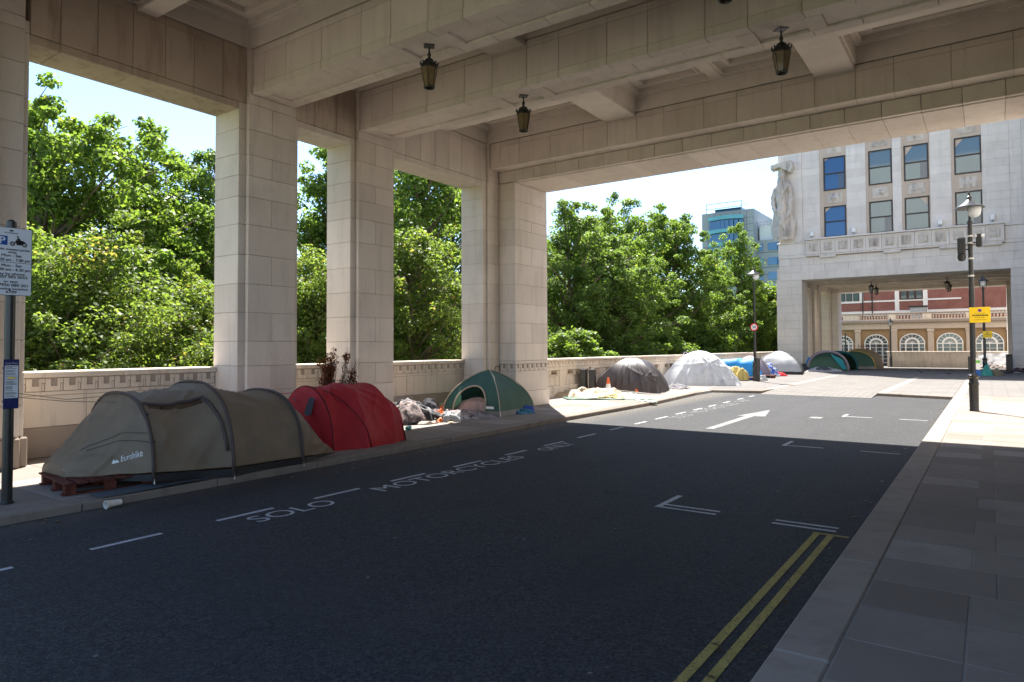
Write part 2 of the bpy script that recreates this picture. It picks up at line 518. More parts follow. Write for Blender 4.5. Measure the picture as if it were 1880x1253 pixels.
def strip(x0, x1, y0, y1, z=.004):
    return [(x0, y0, z), (x1, y0, z), (x1, y1, z), (x0, y1, z)]
def marking(polys, m, label=None):
    mb = MB()
    for p in polys: mb.add(p, [tuple(range(len(p)))])
    o = mb.build('road_marking', m, road)
    if label: o['label'] = label
    return o
y = .30
k = 0
dash = [(.29, .87), (1.42, 2.03), (2.555, 3.13), (3.64, 4.25), (4.75, 5.38), (5.88, 6.48), (7.04, 7.64), (8.24, 8.8), (9.34, 9.95), (10.49, 11.14), (11.8, 12.35), (12.98, 13.55), (14.1, 14.77), (15.35, 15.99), (16.6, 17.2), (17.8, 18.4), (19.1, 19.7), (20.55, 21.1), (21.85, 22.4)]
for a, b in dash:
    x = -5.90 if a < 8 else (-5.90 - (a - 8) * .025)
    marking([strip(x - .028, x + .028, a, b)], M['road_white'])
def road_text(s, x, y0, y1, h, m):
    text_on('road_lettering', s, .3, m, road, (x, y0, .0045), (0, 1, 0), (-1, 0, 0), 'LEFT', box=(y1 - y0, h), rel=False, bold=0)
road_text('SOLO', -5.52, 3.83, 4.77, .25, M['road_white'])
road_text('MOTORCYCLES', -5.54, 5.43, 8.24, .26, M['road_white'])
road_text('ONLY', -5.60, 8.93, 9.84, .25, M['road_white'])
road_text('SOLO', -5.66, 14.51, 15.47, .29, M['road_worn'])
road_text('MOTORCYCLES', -5.72, 15.95, 19.15, .29, M['road_worn'])
road_text('ONLY', -5.82, 19.68, 20.60, .27, M['road_worn'])
marking([[(-4.56, 13.0, .004), (-4.40, 13.0, .004), (-4.43, 15.86, .004), (-4.20, 15.92, .004), (-4.53, 17.64, .004), (-4.78, 15.78, .004), (-4.62, 15.84, .004)]], M['road_worn'], 'white arrow pointing along the road')
# parking bay corners and the yellow lines on the right
W = .05
def bay(yc, dbl):
    ps = [strip(-2.78, -2.72, yc, yc + .62)]
    for dy in ((0, .125) if dbl else (.04,)):
        ps.append(strip(-2.72, -2.17, yc + dy, yc + dy + W)); ps.append(strip(-1.65, -1.12, yc + dy - .02, yc + dy - .02 + W))
    marking(ps, M['road_white'])
bay(6.42, True); bay(11.45, False); bay(16.83, False)
for xa in (-1.245, -1.135):
    marking([strip(xa - .026, xa + .026, -12, 6.26)], M['road_yellow'], 'yellow line along the right-hand kerb')
marking([strip(-1.28, -1.0, 6.262, 6.31)], M['road_yellow'])
marking([strip(-3.32, -3.08, 16.1, 16.45)], M['road_worn'], 'pale square cover in the road')

# left kerb as a row of kerb stones along a bent line
def kerb_run(parent, pts, m, z0, z1, w, length, side=1):
    for (ax, ay), (bx, by) in zip(pts[:-1], pts[1:]):
        a = Vector((ax, ay)); b = Vector((bx, by)); L = (b - a).length; n = max(1, round(L / length)); d = (b - a) / L
        nrm = Vector((-d.y, d.x)) * side
        for i in range(n):
            p = a + d * (L * i / n); q = a + d * (L * (i + 1) / n)
            loc = Vector((*(p + q) / 2 + nrm * w / 2, 0))
            mb = MB().cbox(-(q - p).length / 2 + .003, (q - p).length / 2 - .003, -w / 2, w / 2, z0, z1, .012)
            ang = math.atan2(d.y, d.x)
            mb.v = [(x * math.cos(ang) - y2 * math.sin(ang) + loc.x, x * math.sin(ang) + y2 * math.cos(ang) + loc.y, z + rng.uniform(-.002, .002)) for x, y2, z in mb.v]
            mb.build('kerb_stone', m, parent)
KL = [(-7.37, -1.2), (-7.37, 6.0), (-7.53, 13.0), (-7.56, 17.5), (-8.02, 23.2)]
kb = MB().box(-7.72, -7.60, -38, 16, -.25, .03)
kerb_l = tag(kb.build('kerb_left', M['slab_joint']), 'granite kerb in front of the tents', None, None, 'structure')
kerb_run(kerb_l, KL, M['kerb_dark'], -.2, .085, .27, 1.35, 1)
kerb_run(kerb_l, [(-8.02, 23.2), (-6.35, 23.62)], M['kerb_dark'], -.2, .085, .27, .9, 1)
kerb_run(kerb_l, [(-6.35, 23.62), (-6.28, 25.0)], M['kerb_dark'], -.2, .086, .27, .9, 1)
kerb_run(kerb_l, [(-7.37, -7.5), (-7.37, -1.2)], M['kerb_dark'], -.2, .085, .27, 2.1, 1)

def klx(y):
    for (ax, ay), (bx, by) in zip(KL[:-1], KL[1:]):
        if ay <= y <= by: return ax + (bx - ax) * (y - ay) / (by - ay)
    return KL[0][0] if y < KL[0][1] else -8.02
pl = MB(); pl.box(-11.3, -7.62, -38, 13.0, -.25, .078); pl.box(-11.3, -7.9, 13.0, 23.4, -.25, .0781); pl.box(-11.3, -8.1, 23.4, 24.2, -.25, .0782)
pave_l = tag(pl.build('pavement_left', M['slab_joint']), 'flagged pavement under the tents', None, None, 'structure')
yy = -.4; row = 0
while yy < 24.2:
    d = rng.choice((.60, .68, .75))
    xe = min(klx(yy), klx(min(yy + d, 23.1))) - .272 - .004
    xs = [-10.92, -10.15, -9.28, -8.42] if row % 2 else [-10.92, -10.55, -9.7, -8.85]
    if xe < -8.30 and row % 2: xs = xs[:-1]
    xs.append(xe)
    for a, b in zip(xs[:-1], xs[1:]):
        MB().cbox(a + .004, b - .004, yy + .004, yy + d - .004, 0, .083 + rng.uniform(-.0015, .0015), .004).build('paving_slab', M['slab'], pave_l)
    yy += d; row += 1

kb = MB().box(-.70, -.62, -38, 24, -.25, .03)
kerb_r = tag(kb.build('kerb_right', M['slab_joint']), 'broad granite kerb beside the yellow lines', None, None, 'structure')
kys = [-5.6, -3.7, -1.9, -.05, 1.78, 3.58, 5.36, 7.17, 9.03, 10.9, 12.7, 14.5, 16.3, 18.1, 19.9, 21.7, 23.6, 25.5, 27.4, 29.3, 31.2, 33.1, 35, 37]
for a, b in zip(kys[:-1], kys[1:]):
    MB().cbox(-.93, -.663, a + .003, b - .003, -.2, .084 + rng.uniform(-.001, .001), .014).build('kerb_stone', M['kerbstone'], kerb_r)
pr_ = MB(); pr_.box(-.66, 2.35, -38, 37.5, -.25, .0785)
pave_r = tag(pr_.build('pavement_right', M['slab_joint']), 'flagged pavement on the shaded side of the road', None, None, 'structure')
ys = [-1.5, -.95, -.4, .15, .70, 1.25, 1.79, 2.33, 2.86, 3.40, 3.93, 4.47, 5.01, 5.58, 6.13, 6.64, 7.18, 7.72]
while ys[-1] < 24.6: ys.append(ys[-1] + rng.choice((.50, .55, .60)))
for i, (a, b) in enumerate(zip(ys[:-1], ys[1:])):
    j = -.134 if i % 2 else .004
    xs = [-.658, j, j + rng.uniform(.62, .8), j + rng.uniform(1.4, 1.6), 2.3]
    if i == 9 or i == 10: xs[1] = -.134
    for p, q in zip(xs[:-1], xs[1:]):
        MB().cbox(p + .004, q - .004, a + .004, b - .004, 0, .083 + rng.uniform(-.0015, .0015), .004).build('paving_slab', M['slab'], pave_r)
# beyond the tables' edge the paving is too far to pick apart
fp = MB()
fp.quad((-.655, 24.6, .0835), (2.35, 24.6, .0835), (2.35, 37.4, .0835), (-.655, 37.4, .0835))
fp.build('paving_field', M['far_paving'], pave_r)

# raised crossing of setts and the built-out platform beside it
ct = MB()
ct.quad((-6.30, 23.25, .002), (-3.0, 23.25, .002), (-3.0, 25.2, .080), (-6.30, 25.2, .080))
ct.quad((-6.30, 25.2, .080), (-3.0, 25.2, .080), (-3.0, 37.6, .080), (-6.30, 37.6, .080))
tag(ct.build('raised_crossing', M['setts']), 'sunlit raised crossing paved with pale setts', None, None, 'structure')
pf = MB(); pf.quad((-2.72, 24.3, .083), (-.935, 23.75, .083), (-.935, 37.5, .083), (-2.72, 37.5, .083))
plat = tag(pf.build('pavement_platform', M['far_paving']), 'built-out paved platform beside the raised crossing', None, None, 'structure')
kerb_run(plat, [(-3.0, 24.35), (-.94, 23.72)], M['kerb_dark'], -.2, .088, .3, .8, 1)
kerb_run(plat, [(-2.99, 37.5), (-2.99, 24.6)], M['kerbstone'], -.2, .087, .27, 1.4, 1)
lp = MB(); lp.quad((-11.3, 24.2, .081), (-6.57, 24.2, .081), (-6.57, 37.6, .081), (-11.3, 37.6, .081))
lp.add([(-8.29, 23.45, .0805), (-6.5, 23.9, .0805), (-6.5, 24.25, .0805), (-8.29, 24.25, .0805)], [(0, 1, 2, 3)])
lp.build('paving_field', M['far_paving'], pave_l)
kerb_run(kerb_l, [(-6.29, 25.0), (-6.29, 37.6)], M['kerbstone'], -.2, .086, .27, 1.4, 1)
fr = MB()
rows = [(37.6, .079), (46, .079), (61, -.12), (80, -.2)]
for (ya, za), (yb, zb) in zip(rows[:-1], rows[1:]):
    fr.quad((-11.3, ya, za), (40, ya, za), (40, yb, zb), (-11.3, yb, zb))
tag(fr.build('far_street', M['far_paving']), 'street surface in the shade of the far arch', None, None, 'structure')

# ------------------------------------------------------------------ arcade: piers, beams, lintels, coffered ceiling
XW, XP, XE, XO = -10.25, -10.17, -9.68, -10.95
MIRX = -8.72
BX = [-10.17, -9.86, -9.286, -8.41, -7.52, -6.91, -6.2, -5.58, -4.72, -4.05, -3.19, -2.6, -1.91, -1.30, -.45, .40, 1.14, 1.45]
CZ = [.085, .48, .88, 1.30, 1.716, 2.2, 2.68, 3.17, 3.68, 4.15, 4.51, 4.87, 5.30, 5.74]
CZE = [.085, .48, .99, 1.17, 1.25, 1.69, 2.2, 2.68, 3.17, 3.68, 4.15, 4.55, 4.825, 5.285, 5.73]

def fret(mb, ax, plane, out, a0, a1, z0, z1, period=.22):
    """incised fret of squares and slots: raised strips left between sunk squares; ax is the running axis (0 x, 1 y)"""
    n = max(1, int((a1 - a0) / period)); st = (a1 - a0) / n; d = .020 * out; h = z1 - z0
    def b(p, q, r, s):
        lo, hi = sorted((plane, plane + d))
        if ax == 1: mb.box(lo, hi, p, q, r, s)
        else: mb.box(p, q, lo, hi, r, s)
    for i in range(n):
        c = a0 + st * i
        b(c, c + st * .30, z0, z1 - h * .03)                                   # beside the square
        b(c + st * .30, c + st * .68, z0, z0 + h * .38)                        # under the square
        b(c + st * .68, c + st * .80, z0, z1 - h * .03)
        b(c + st * .80, c + st * .955, z0 + h * .62, z1 - h * .03)             # above the slot
        b(c + st * .83, c + st * .925, z0 + h * .02, z0 + h * .56)             # tongue in the slot

def arcade(label, detail, my, upper_mat):
    """one arcaded block over the road; my maps the local y of the near block to the world"""
    T = thing('arcade_building', label, 'building', (-4.4, my(8.5), 0))
    st, mo = M['stone'], M['mortar']
    def Y(a, b):
        a, b = my(a), my(b); return (a, b) if a < b else (b, a)
    def S(parent, x0, x1, y0, y1, z0, z1, m=st, g=.0026, c=.005):
        return stone(parent, m, x0, x1, *Y(y0, y1), z0, z1, g, c)
    def col(parts, cz, mirror, split=None, core=.02, name='pier'):
        """parts: list of (x0,x1,y0,y1,splitY) piled in courses"""
        mb = MB()
        for x0, x1, y0, y1, sp in parts:
            a, b = (x0, x1) if not mirror else (MIRX - x1, MIRX - x0)
            mb.box(a + core, b - core, *Y(y0 + (core if not detail else core), y1 - core), cz[0] - .1, cz[-1])
        P = mb.build(name, mo, T)
        if not detail or mirror:
            q = MB()
            for x0, x1, y0, y1, sp in parts:
                a, b = (x0, x1) if not mirror else (MIRX - x1, MIRX - x0)
                for i, (z0, z1) in enumerate(zip(cz[:-1], cz[1:])): q.cbox(a, b, *Y(y0, y1), z0 + .004, z1 - .004, .008)
            q.build('ashlar', st if (detail or name != 'end_pier') else upper_mat, P)
            return P
        for x0, x1, y0, y1, sp in parts:
            for i, (z0, z1) in enumerate(zip(cz[:-1], cz[1:])):
                if sp and i % 2 == 0:
                    S(P, x0, x1, y0, sp, z0, z1); S(P, x0, x1, sp, y1, z0, z1)
                else: S(P, x0, x1, y0, y1, z0, z1)
        return P
    for mir in (False, True):
        P = col([(XO, XW, 6.665, 6.80, 0), (XO - .003, XP, 6.80, 7.757, 7.26), (XO, XW, 7.757, 7.86, 0)], CZ + [5.905], mir)
        if not mir: pass
        col([(XO, XW, 9.10, 9.24, 0), (XO - .003, XP, 9.24, 10.19, 9.70), (XO, XW, 10.19, 10.30, 0)], CZ + [5.905], mir)
        # end piers with plinth and fret band
        for yy0 in (13.95, 1.54):
            e0, e1 = (13.95, 15.46) if yy0 > 5 else (1.54, 3.05)
            if detail and yy0 > 5 and not mir:
                pc = MB().box(-11.18, XE - .02, *Y(e0 + .02, e1 - .02), .0, 5.73)
                P = pc.build('end_pier', mo, T)
                for i, (z0, z1) in enumerate(zip(CZE[:-1], CZE[1:])):
                    pr = .03 if i == 0 else (.012 if i == 1 else (.012 if i == 3 else 0))
                    if i == 2:
                        S(P, -11.2, XE - .020, e0 + .020, e1 - .014, z0, z1)
                        fm = MB(); fret(fm, 1, XE - .0215, 1, *Y(e0 + .01, e1 - .01), z0 + .006, z1 - .006, .19); fm.build('fret_band', st, P)
                        fm = MB(); fret(fm, 0, my(e0 + .0215), -1, XE - .46, XE - .01, z0 + .006, z1 - .006, .19); fm.build('fret_band', st, P)
                    elif i % 2 and i > 4:
                        S(P, -11.2 - pr, XE + pr, e0 - pr, (e0 + e1) / 2, z0, z1); S(P, -11.2 - pr, XE + pr, (e0 + e1) / 2, e1 + pr, z0, z1)
                    else: S(P, -11.2 - pr, XE + pr, e0 - pr, e1 + pr, z0, z1)
            else:
                col([(-11.2, XE, e0, e1, 0)], CZE, mir, name='end_pier')
        col([(XO, XW, 13.385, 13.53, 0), (XO - .003, XP, 13.53, 13.948, 0)], CZ + [5.905], mir, name='half_pier')
        col([(XO, XW, 3.54, 3.62, 0), (XO - .003, XP, 3.052, 3.54, 0)], CZ + [5.905], mir, name='half_pier')
        if detail and not mir:   # granite plinths
            for a, b, x in ((6.79, 7.767, XP + .04), (9.23, 10.2, XP + .04), (3.06, 3.55, XP + .04)):
                S(P, XP - .02, x, a, b, .08, .47, M['granite'], .001, .02)
            S(P, XW - .02, XW + .04, 3.552, 3.66, .08, .47, M['granite'], .001, .02)
        # wall heads over the openings
        for (a, b, js, nm) in ((3.62, 6.80, [3.974, 4.444, 4.927, 5.409, 5.869, 6.363], 1), (7.757, 9.24, [8.227, 8.743], 2), (10.19, 13.53, [10.651, 11.117, 11.593, 12.079, 12.541, 13.06], 3)):
            xo, xw = (XO, XW) if not mir else (MIRX - XW, MIRX - XO)
            e = .012
            lo = a if nm == 1 else a + .103
            hi = b - .135 if nm == 1 else (b - .14 if nm == 2 else b - .145)
            L = MB().box(xo + e, xw - e, *Y(a + .01, b - .01), 5.75, 6.9).build('lintel', mo, T)
            if detail and not mir:
                ed = [lo] + js + [hi]
                for p, q in zip([a] + js, js + [b]):
                    S(L, xo, xw + .012, p, q, 5.738, 6.56, M['stone_lintel'] if nm < 3 else st)
                    S(L, xo, xw, p, q, 6.56, 6.68, M['stone_lintel'] if nm < 3 else st)
                ed2 = [lo] + [v for i, v in enumerate(js) if i % 2 == 0] + [hi]
                for p, q in zip(ed2[:-1], ed2[1:]): S(L, xo - .002, xw - .004, p, q, 5.62, 5.738, M['stone_lintel'] if nm == 1 else st)
            else:
                MB().box(xo, xw, *Y(a, b), 5.62, 6.68).build('ashlar', st, L)
    # cross beams
    XR = MIRX - XP
    def beam(y0, y1):
        B = MB().box(XP, XR, *Y(y0 + .015, y1 - .015), 5.96, 6.9).build('beam', mo, T)
        if not detail:
            MB().box(XP, XR, *Y(y0, y1), 5.905, 6.68).build('ashlar', st, B); return
        for a, b in zip(BX[:-1], BX[1:]):
            if a >= XR - .1: break
            b = min(b, XR)
            S(B, a, b, y0, y1, 6.045, 6.56, st, .004, .006)
            S(B, a, b, y0 + .008, y1 - .006, 6.56, 6.68)
            S(B, a, b, y0 - .014, y0 + .2, 5.905, 6.045, st, .0035, .007); S(B, a, b, y1 - .2, y1 + .014, 5.905, 6.045, st, .0035, .007)
        # soffit: sunk panels between cross pieces, lamp boxes at the lantern points
        cuts = [(-10.17, -9.96, 0), (-9.96, -7.14, 1), (-7.14, -6.90, 0), (-6.90, -6.24, 2), (-6.24, -6.02, 0), (-6.02, -2.84, 1), (-2.84, -2.60, 0), (-2.60, -1.94, 2), (-1.94, -1.72, 0), (-1.72, 1.0, 1), (1.0, XR, 0)]
        for a, b, t in cuts:
            z = 5.906 if t == 0 else (5.936 if t == 1 else 5.946)
            n = max(1, round((b - a) / .9)) if t == 1 else 1
            for i in range(n):
                S(B, a + (b - a) * i / n, a + (b - a) * (i + 1) / n, y0 + .2, y1 - .2, z, 6.045, st, .0018, .004)
        for px in (-10.17,):
            pass
        return B
    beam(6.87, 7.70); beam(9.29, 10.13)
    for mir in (False, True):
        for a, b in ((6.80, 7.757), (9.24, 10.19), (13.53, 13.948), (3.052, 3.54)):
            xo, xw = (XO - .003, XP) if not mir else (MIRX - XP, MIRX - XO)
            S(T, xo, xw, a, b, 5.905, 6.685).name = 'pier_head'
    # end beams: an upper stage and a lower stage with plain soffit
    LX = [-10.17, -9.68, -9.115, -8.483, -7.845, -7.205, -6.579, -5.951, -5.312, -4.687, -4.02, -3.388, -2.762, -2.158, -1.545, -.926, -.315, .292, .96, 1.45]
    for flip in (False, True):
        f = (lambda v: v) if not flip else (lambda v: 17.0 - v)
        d2 = detail and not flip
        B = MB().box(XP + .01, XR - .01, *Y(min(f(13.62), f(15.43)), max(f(13.62), f(15.43))), 6.06, 6.9).build('end_beam', mo, T)
        for xa, xb in ((-11.15, XE - .004), (MIRX - XE + .004, MIRX + 11.15)):
            yy0, yy1 = sorted((f(14.07), f(15.44))); MB().box(xa, xb, *Y(yy0, yy1), 5.735, 6.5).build('pier_head', st, B)
        if d2:
            for a, b in zip(BX[:-1], BX[1:]):
                b = min(b, XR)
                if a < b - .05:
                    S(B, a, b, 13.59, 14.0, 6.04, 6.56); S(B, a, b, 13.598, 14.0, 6.56, 6.68)
            for a, b in zip(LX[:-1], LX[1:]):
                S(B, a, b, 13.95, 14.06, 5.742, 6.038, st, .004, .006); 
                if a >= -9.7 and b <= 1.0: S(B, a, b, 14.075, 15.46, 5.73, 6.038)
        else:
            y0, y1 = sorted((f(13.59), f(13.948))); MB().box(XP, XR, *Y(y0, y1), 6.04, 6.68).build('ashlar', st, B)
            y0, y1 = sorted((f(13.95), f(15.46)))
            n = 12
            q = MB()
            for i in range(n): q.cbox(XE + (MIRX - 2 * XE) * i / n + .002, XE + (MIRX - 2 * XE) * (i + 1) / n - .002, *Y(y0, y1), 5.73, 6.3, .006)
            q.build('ashlar', st if flip else upper_mat, B)
    # coffered ceiling
    Cg = MB().box(XO, MIRX - XO, *Y(3.0, 14.0), 7.20, 7.36).build('ceiling', M['plaster'], T)
    def ring(mb, r0, r1, z0, z1):
        """flat ring between two rectangles at z0, then a riser from z0 up to z1 on the inner rectangle"""
        (a0, b0, c0, d0), (a1, b1, c1, d1) = r0, r1
        o = [(a0, c0), (b0, c0), (b0, d0), (a0, d0)]; n = [(a1, c1), (b1, c1), (b1, d1), (a1, d1)]
        for i in range(4):
            j = (i + 1) % 4
            mb.quad((*o[i], z0), (*o[j], z0), (*n[j], z0), (*n[i], z0))
            mb.quad((*n[i], z0), (*n[j], z0), (*n[j], z1), (*n[i], z1))
    def inset(r, d): return (r[0] + d, r[1] - d, r[2] + d, r[3] - d)
    def coffer(x0, x1, y0, y1, div=1):
        ya, yb = Y(y0, y1)
        mb = MB(); r = (x0, x1, ya, yb)
        # upright band above the ledge, set back a little
        mb.box(x0, x1, ya, ya + .03, 6.69, 7.0); mb.box(x0, x1, yb - .03, yb, 6.69, 7.0)
        mb.box(x0, x0 + .03, ya + .03, yb - .03, 6.69, 7.0); mb.box(x1 - .03, x1, ya + .03, yb - .03, 6.69, 7.0)
        w = (x1 - x0) / div
        for i in range(div):
            r = (x0 + w * i, x0 + w * (i + 1), ya, yb)
            r1 = inset(r, min(.10, w * .1)); r2 = inset(r1, .05); r3 = inset(r2, .14); r4 = inset(r3, .05)
            ring(mb, r, r1, 7.0, 7.02); ring(mb, r1, r2, 7.02, 7.12); ring(mb, r2, r3, 7.12, 7.10); ring(mb, r3, r4, 7.10, 7.19)
            mb.quad((r4[0], r4[2], 7.19), (r4[1], r4[2], 7.19), (r4[1], r4[3], 7.19), (r4[0], r4[3], 7.19))
        mb.build('coffer', M['plaster'], Cg)
    RB = [(-6.94, -6.22), (-2.60, -1.92)]
    for (y0, y1) in ((3.41, 6.87), (7.70, 9.29), (10.13, 13.59)):
        for a, b in RB:
            q = MB(); q.cbox(a, b, *Y(y0 - .01, y1 + .01), 6.60, 7.1, .012); q.build('rib', M['plaster'], Cg)
        big = y1 - y0 > 2
        if big:
            ym = (y0 + y1) / 2 if y0 > 5 else 5.135
            if y0 > 5: ym = 11.86
            for xa, xb in ((XW, -6.94), (-1.92, MIRX - XW)):
                q = MB(); q.cbox(xa - .02, xb + .02, *Y(ym - .155, ym + .155), 6.61, 7.1, .012); q.build('rib', M['plaster'], Cg)
                coffer(xa, xb, y0, ym - .155); coffer(xa, xb, ym + .155, y1)
            coffer(-6.22, -2.60, y0, y1, 2)
        else:
            coffer(XW, -6.94, y0, y1); coffer(-6.22, -2.60, y0, y1, 2); coffer(-1.92, MIRX - XW, y0, y1)
    return T, Y

near, NY = arcade('stone arcade with coffered ceiling spanning the road in the foreground', True, lambda y: y, M['facade'])
upper = MB().box(-11.2, 40, 1.54, 15.46, 7.36, 20.2); upper.box(-11.2, -10.953, 1.6, 15.4, 5.95, 7.36); upper.box(1.45, 40, 1.6, 15.4, 6.9, 7.36)
upper.box(2.3, 40, 1.6, 15.4, 0, 6.9); upper.box(-11.15, 2.3, 15.2, 15.455, 6.04, 7.36); upper.box(-11.15, 2.3, 1.545, 1.8, 6.04, 7.36)
upper.build('upper_wall', M['facade'], near)
# unseen main wing on the right between the arches, added for bounced light
wing = thing('unseen_wing', 'unseen stone office wing added on the inland side for bounced light', 'building', (20, 30, 0))
MB().box(2.6, 40, 15.47, 45.58, 0, 20).build('wall', M['facade'], wing)
for i in range(10):
    yv = 16.6 + i * 2.9
    for zz in (1.2, 5.2, 8.3, 11.2, 14.2):
        w = MB().box(2.54, 2.62, yv, yv + 1.3, zz, zz + 2.0).build('window', M['frame_dark'], wing)
        MB().box(2.51, 2.56, yv + .06, yv + 1.24, zz + .06, zz + 1.94).build('pane', M['window_glass'], w)

# ------------------------------------------------------------------ parapet walls in the openings, balustrade beyond
PX = -10.87
def parapet(y0, y1, label, first=False):
    T = thing('parapet_wall', label, 'wall', (-11.1, (y0 + y1) / 2, 0), 0, 'solid parapet walls in the arcade openings')
    MB().box(-11.28, PX - .02, y0 + .002, y1 - .002, .0, 1.2).build('core', M['mortar'], T)
    n = max(1, round((y1 - y0) / 1.1)); j = [y0 + (y1 - y0) * i / n for i in range(n + 1)]
    for a, b in zip(j[:-1], j[1:]): stone(T, M['granite'], -11.3, PX + .02, a, b, .08, .506, .002, .012)
    n2 = max(1, round((y1 - y0) / .95)); j = [y0 + (y1 - y0) * i / n2 for i in range(n2 + 1)]
    for a, b in zip(j[:-1], j[1:]): stone(T, M['parapet'], -11.3, PX, a, b, .506, .946)
    for a, b in zip(j[:-1], j[1:]): stone(T, M['parapet'], -11.3, PX - .004, a, b, .946, 1.004)
    stone(T, M['parapet'], -11.3, PX - .020, y0, y1, 1.004, 1.194, .001, .002)
    fm = MB(); fret(fm, 1, PX - .0215, 1, y0 + .01, y1 - .01, 1.010, 1.190); fm.build('fret_band', M['parapet'], T)
    n3 = max(1, round((y1 - y0) / 1.4)); j = [y0 + (y1 - y0) * i / n3 for i in range(n3 + 1)]
    for a, b in zip(j[:-1], j[1:]): stone(T, M['parapet'], -11.34, PX + .035, a, b, 1.196, 1.285, .002, .012, 'coping_stone')
parapet(3.62, 6.665, 'parapet wall behind the brown tunnel tent')
parapet(7.86, 9.10, 'short parapet wall behind the red tent and dead shrub')
parapet(10.30, 13.385, 'parapet wall behind the green tent and heap of bedding')

bal = thing('balustrade', 'long pierced stone balustrade behind the far row of tents', 'balustrade', (-11.1, 30, 0))
j = [15.49 + i * 1.05 for i in range(29)]
for a, b in zip(j[:-1], j[1:]):
    stone(bal, M['parapet'], -11.3, PX + .05, a, b, .02, .40, .002, .01)
    stone(bal, M['parapet'], -11.34, PX + .04, a, b, 1.16, 1.235, .002, .01, 'coping_stone')
pan = 15.49; idx = 0
while pan < 44.9:
    L = 2.6
    e = min(pan + L, 45.0)
    MB().box(-11.28, PX - .03, pan, pan + .45, .40, .98).build('pedestal', M['parapet'], bal)
    stone(bal, M['parapet'], -11.26, PX - .05, pan + .45, e, .40, .715, .002, .008, 'dado_stone')
    stone(bal, M['parapet'], -11.30, PX - .02, pan + .45, e, .715, .745, .001, .005, 'dado_rail')
    nb = max(1, round((e - pan - .45) / .5))
    for i in range(nb + 1):
        c = pan + .45 + (e - pan - .45) * i / nb
        MB().prism([(c - .07, .745), (c + .07, .745), (c + .115, .875), (c - .115, .875)], 0, -11.22, PX - .06).build('baluster', M['parapet'], bal)
    stone(bal, M['parapet'], -11.28, PX - .012, pan, e, .88, .98, .002, .005, 'rail_stone')
    stone(bal, M['parapet'], -11.28, PX - .030, pan, e, .98, 1.16, .001, .003, 'frieze_stone')
    fm = MB(); fret(fm, 1, PX - .0315, 1, pan + .02, e - .02, .985, 1.155, .19); fm.build('fret_band', M['parapet'], bal)
    pan = e

# ------------------------------------------------------------------ far arch and its facade
far, FY = arcade('pale stone building with arch over the road at the far end', False, lambda y: 61.06 - y, M['facade'])
F0 = 45.60
MB().box(-10.95, 40, 45.92, 59.5, 7.36, 20.0).box(-10.95, -10.93, 46, 59.4, 5.9, 7.36).box(2.3, 40, 45.7, 59.5, 0, 7.36).build('upper_wall', M['facade'], far)
# ashlar band between arch and frieze, and the piers' outer faces
fa = M['facade']
MB().box(-11.0, 3.6, F0 + .06, F0 + .34, 5.74, 20).build('facade_wall', M['facade_warm'], far)
fw_ = far.children[-1]
courses = [5.735, 6.20, 6.66, 7.12]
for i, (z0, z1) in enumerate(zip(courses[:-1], courses[1:])):
    x = -11.02; k = 0
    while x < 3.5:
        w = 1.35 if (k or i % 2) else .7
        stone(fw_, fa, x, min(x + w, 3.6), F0 - .012, F0 + .1, z0, z1, .003, .008); x += w; k += 1
# frieze with carved square panels
stone(fw_, fa, -11.05, -9.35, F0 - .05, F0 + .1, 7.12, 7.32, .002, .02); stone(fw_, fa, -11.05, -9.35, F0 - .03, F0 + .1, 7.32, 8.05, .002, .02)
stone(fw_, fa, -11.12, -9.35, F0 - .10, F0 + .1, 8.05, 8.16, .002, .03)
stone(fw_, fa, .74, 3.6, F0 - .05, F0 + .1, 7.12, 7.32, .002, .02); stone(fw_, fa, .74, 3.6, F0 - .03, F0 + .1, 7.32, 8.05, .002, .02); stone(fw_, fa, .74, 3.6, F0 - .10, F0 + .1, 8.05, 8.16, .002, .03)
stone(fw_, fa, -9.36, .74, F0 - .34, F0 + .1, 8.16, 8.26, .002, .03); stone(fw_, fa, -9.36, .74, F0 - .20, F0 + .1, 7.16, 7.26, .002, .02)
for xx in (-8.6, -5.1, -2.3, -.3):
    stone(fw_, fa, xx, xx + .95, F0 - .22, F0 + .05, 7.02, 7.158, .002, .05, 'bracket')
pw = 10.08 / 12
for i in range(12):
    a = -9.35 + pw * i; b = a + pw
    P = stone(far, fa, a, b, F0 - .16, F0 + .1, 7.262, 8.158, .002, .006, 'relief_panel')
    q = MB()
    q.box(a + .02, a + .10, F0 - .215, F0 - .155, 7.28, 8.14); q.box(b - .10, b - .02, F0 - .215, F0 - .155, 7.28, 8.14)
    q.box(a + .10, b - .10, F0 - .215, F0 - .155, 7.28, 7.37); q.box(a + .10, b - .10, F0 - .215, F0 - .155, 8.05, 8.14)
    q.build('frame', fa, P)
    cx, cz = (a + b) / 2, 7.71
    def carve(u, v, i=i, cx=cx, cz=cz):
        x = cx + (u - .5) * .50; z = cz + (v - .5) * .52
        e = max(0, min(1, 6 * min(u, 1 - u, v, 1 - v)))
        h = float(vnoise(np.array([[u * 5.5 + i * 7.3, v * 5.5, i * 1.7]]), 5)[0])
        return (x, F0 - .162 - e * (.035 + .07 * abs(h)), z)
    MB().grid(carve, 14, 14).build('carving', M['relief'], P, auto=40)
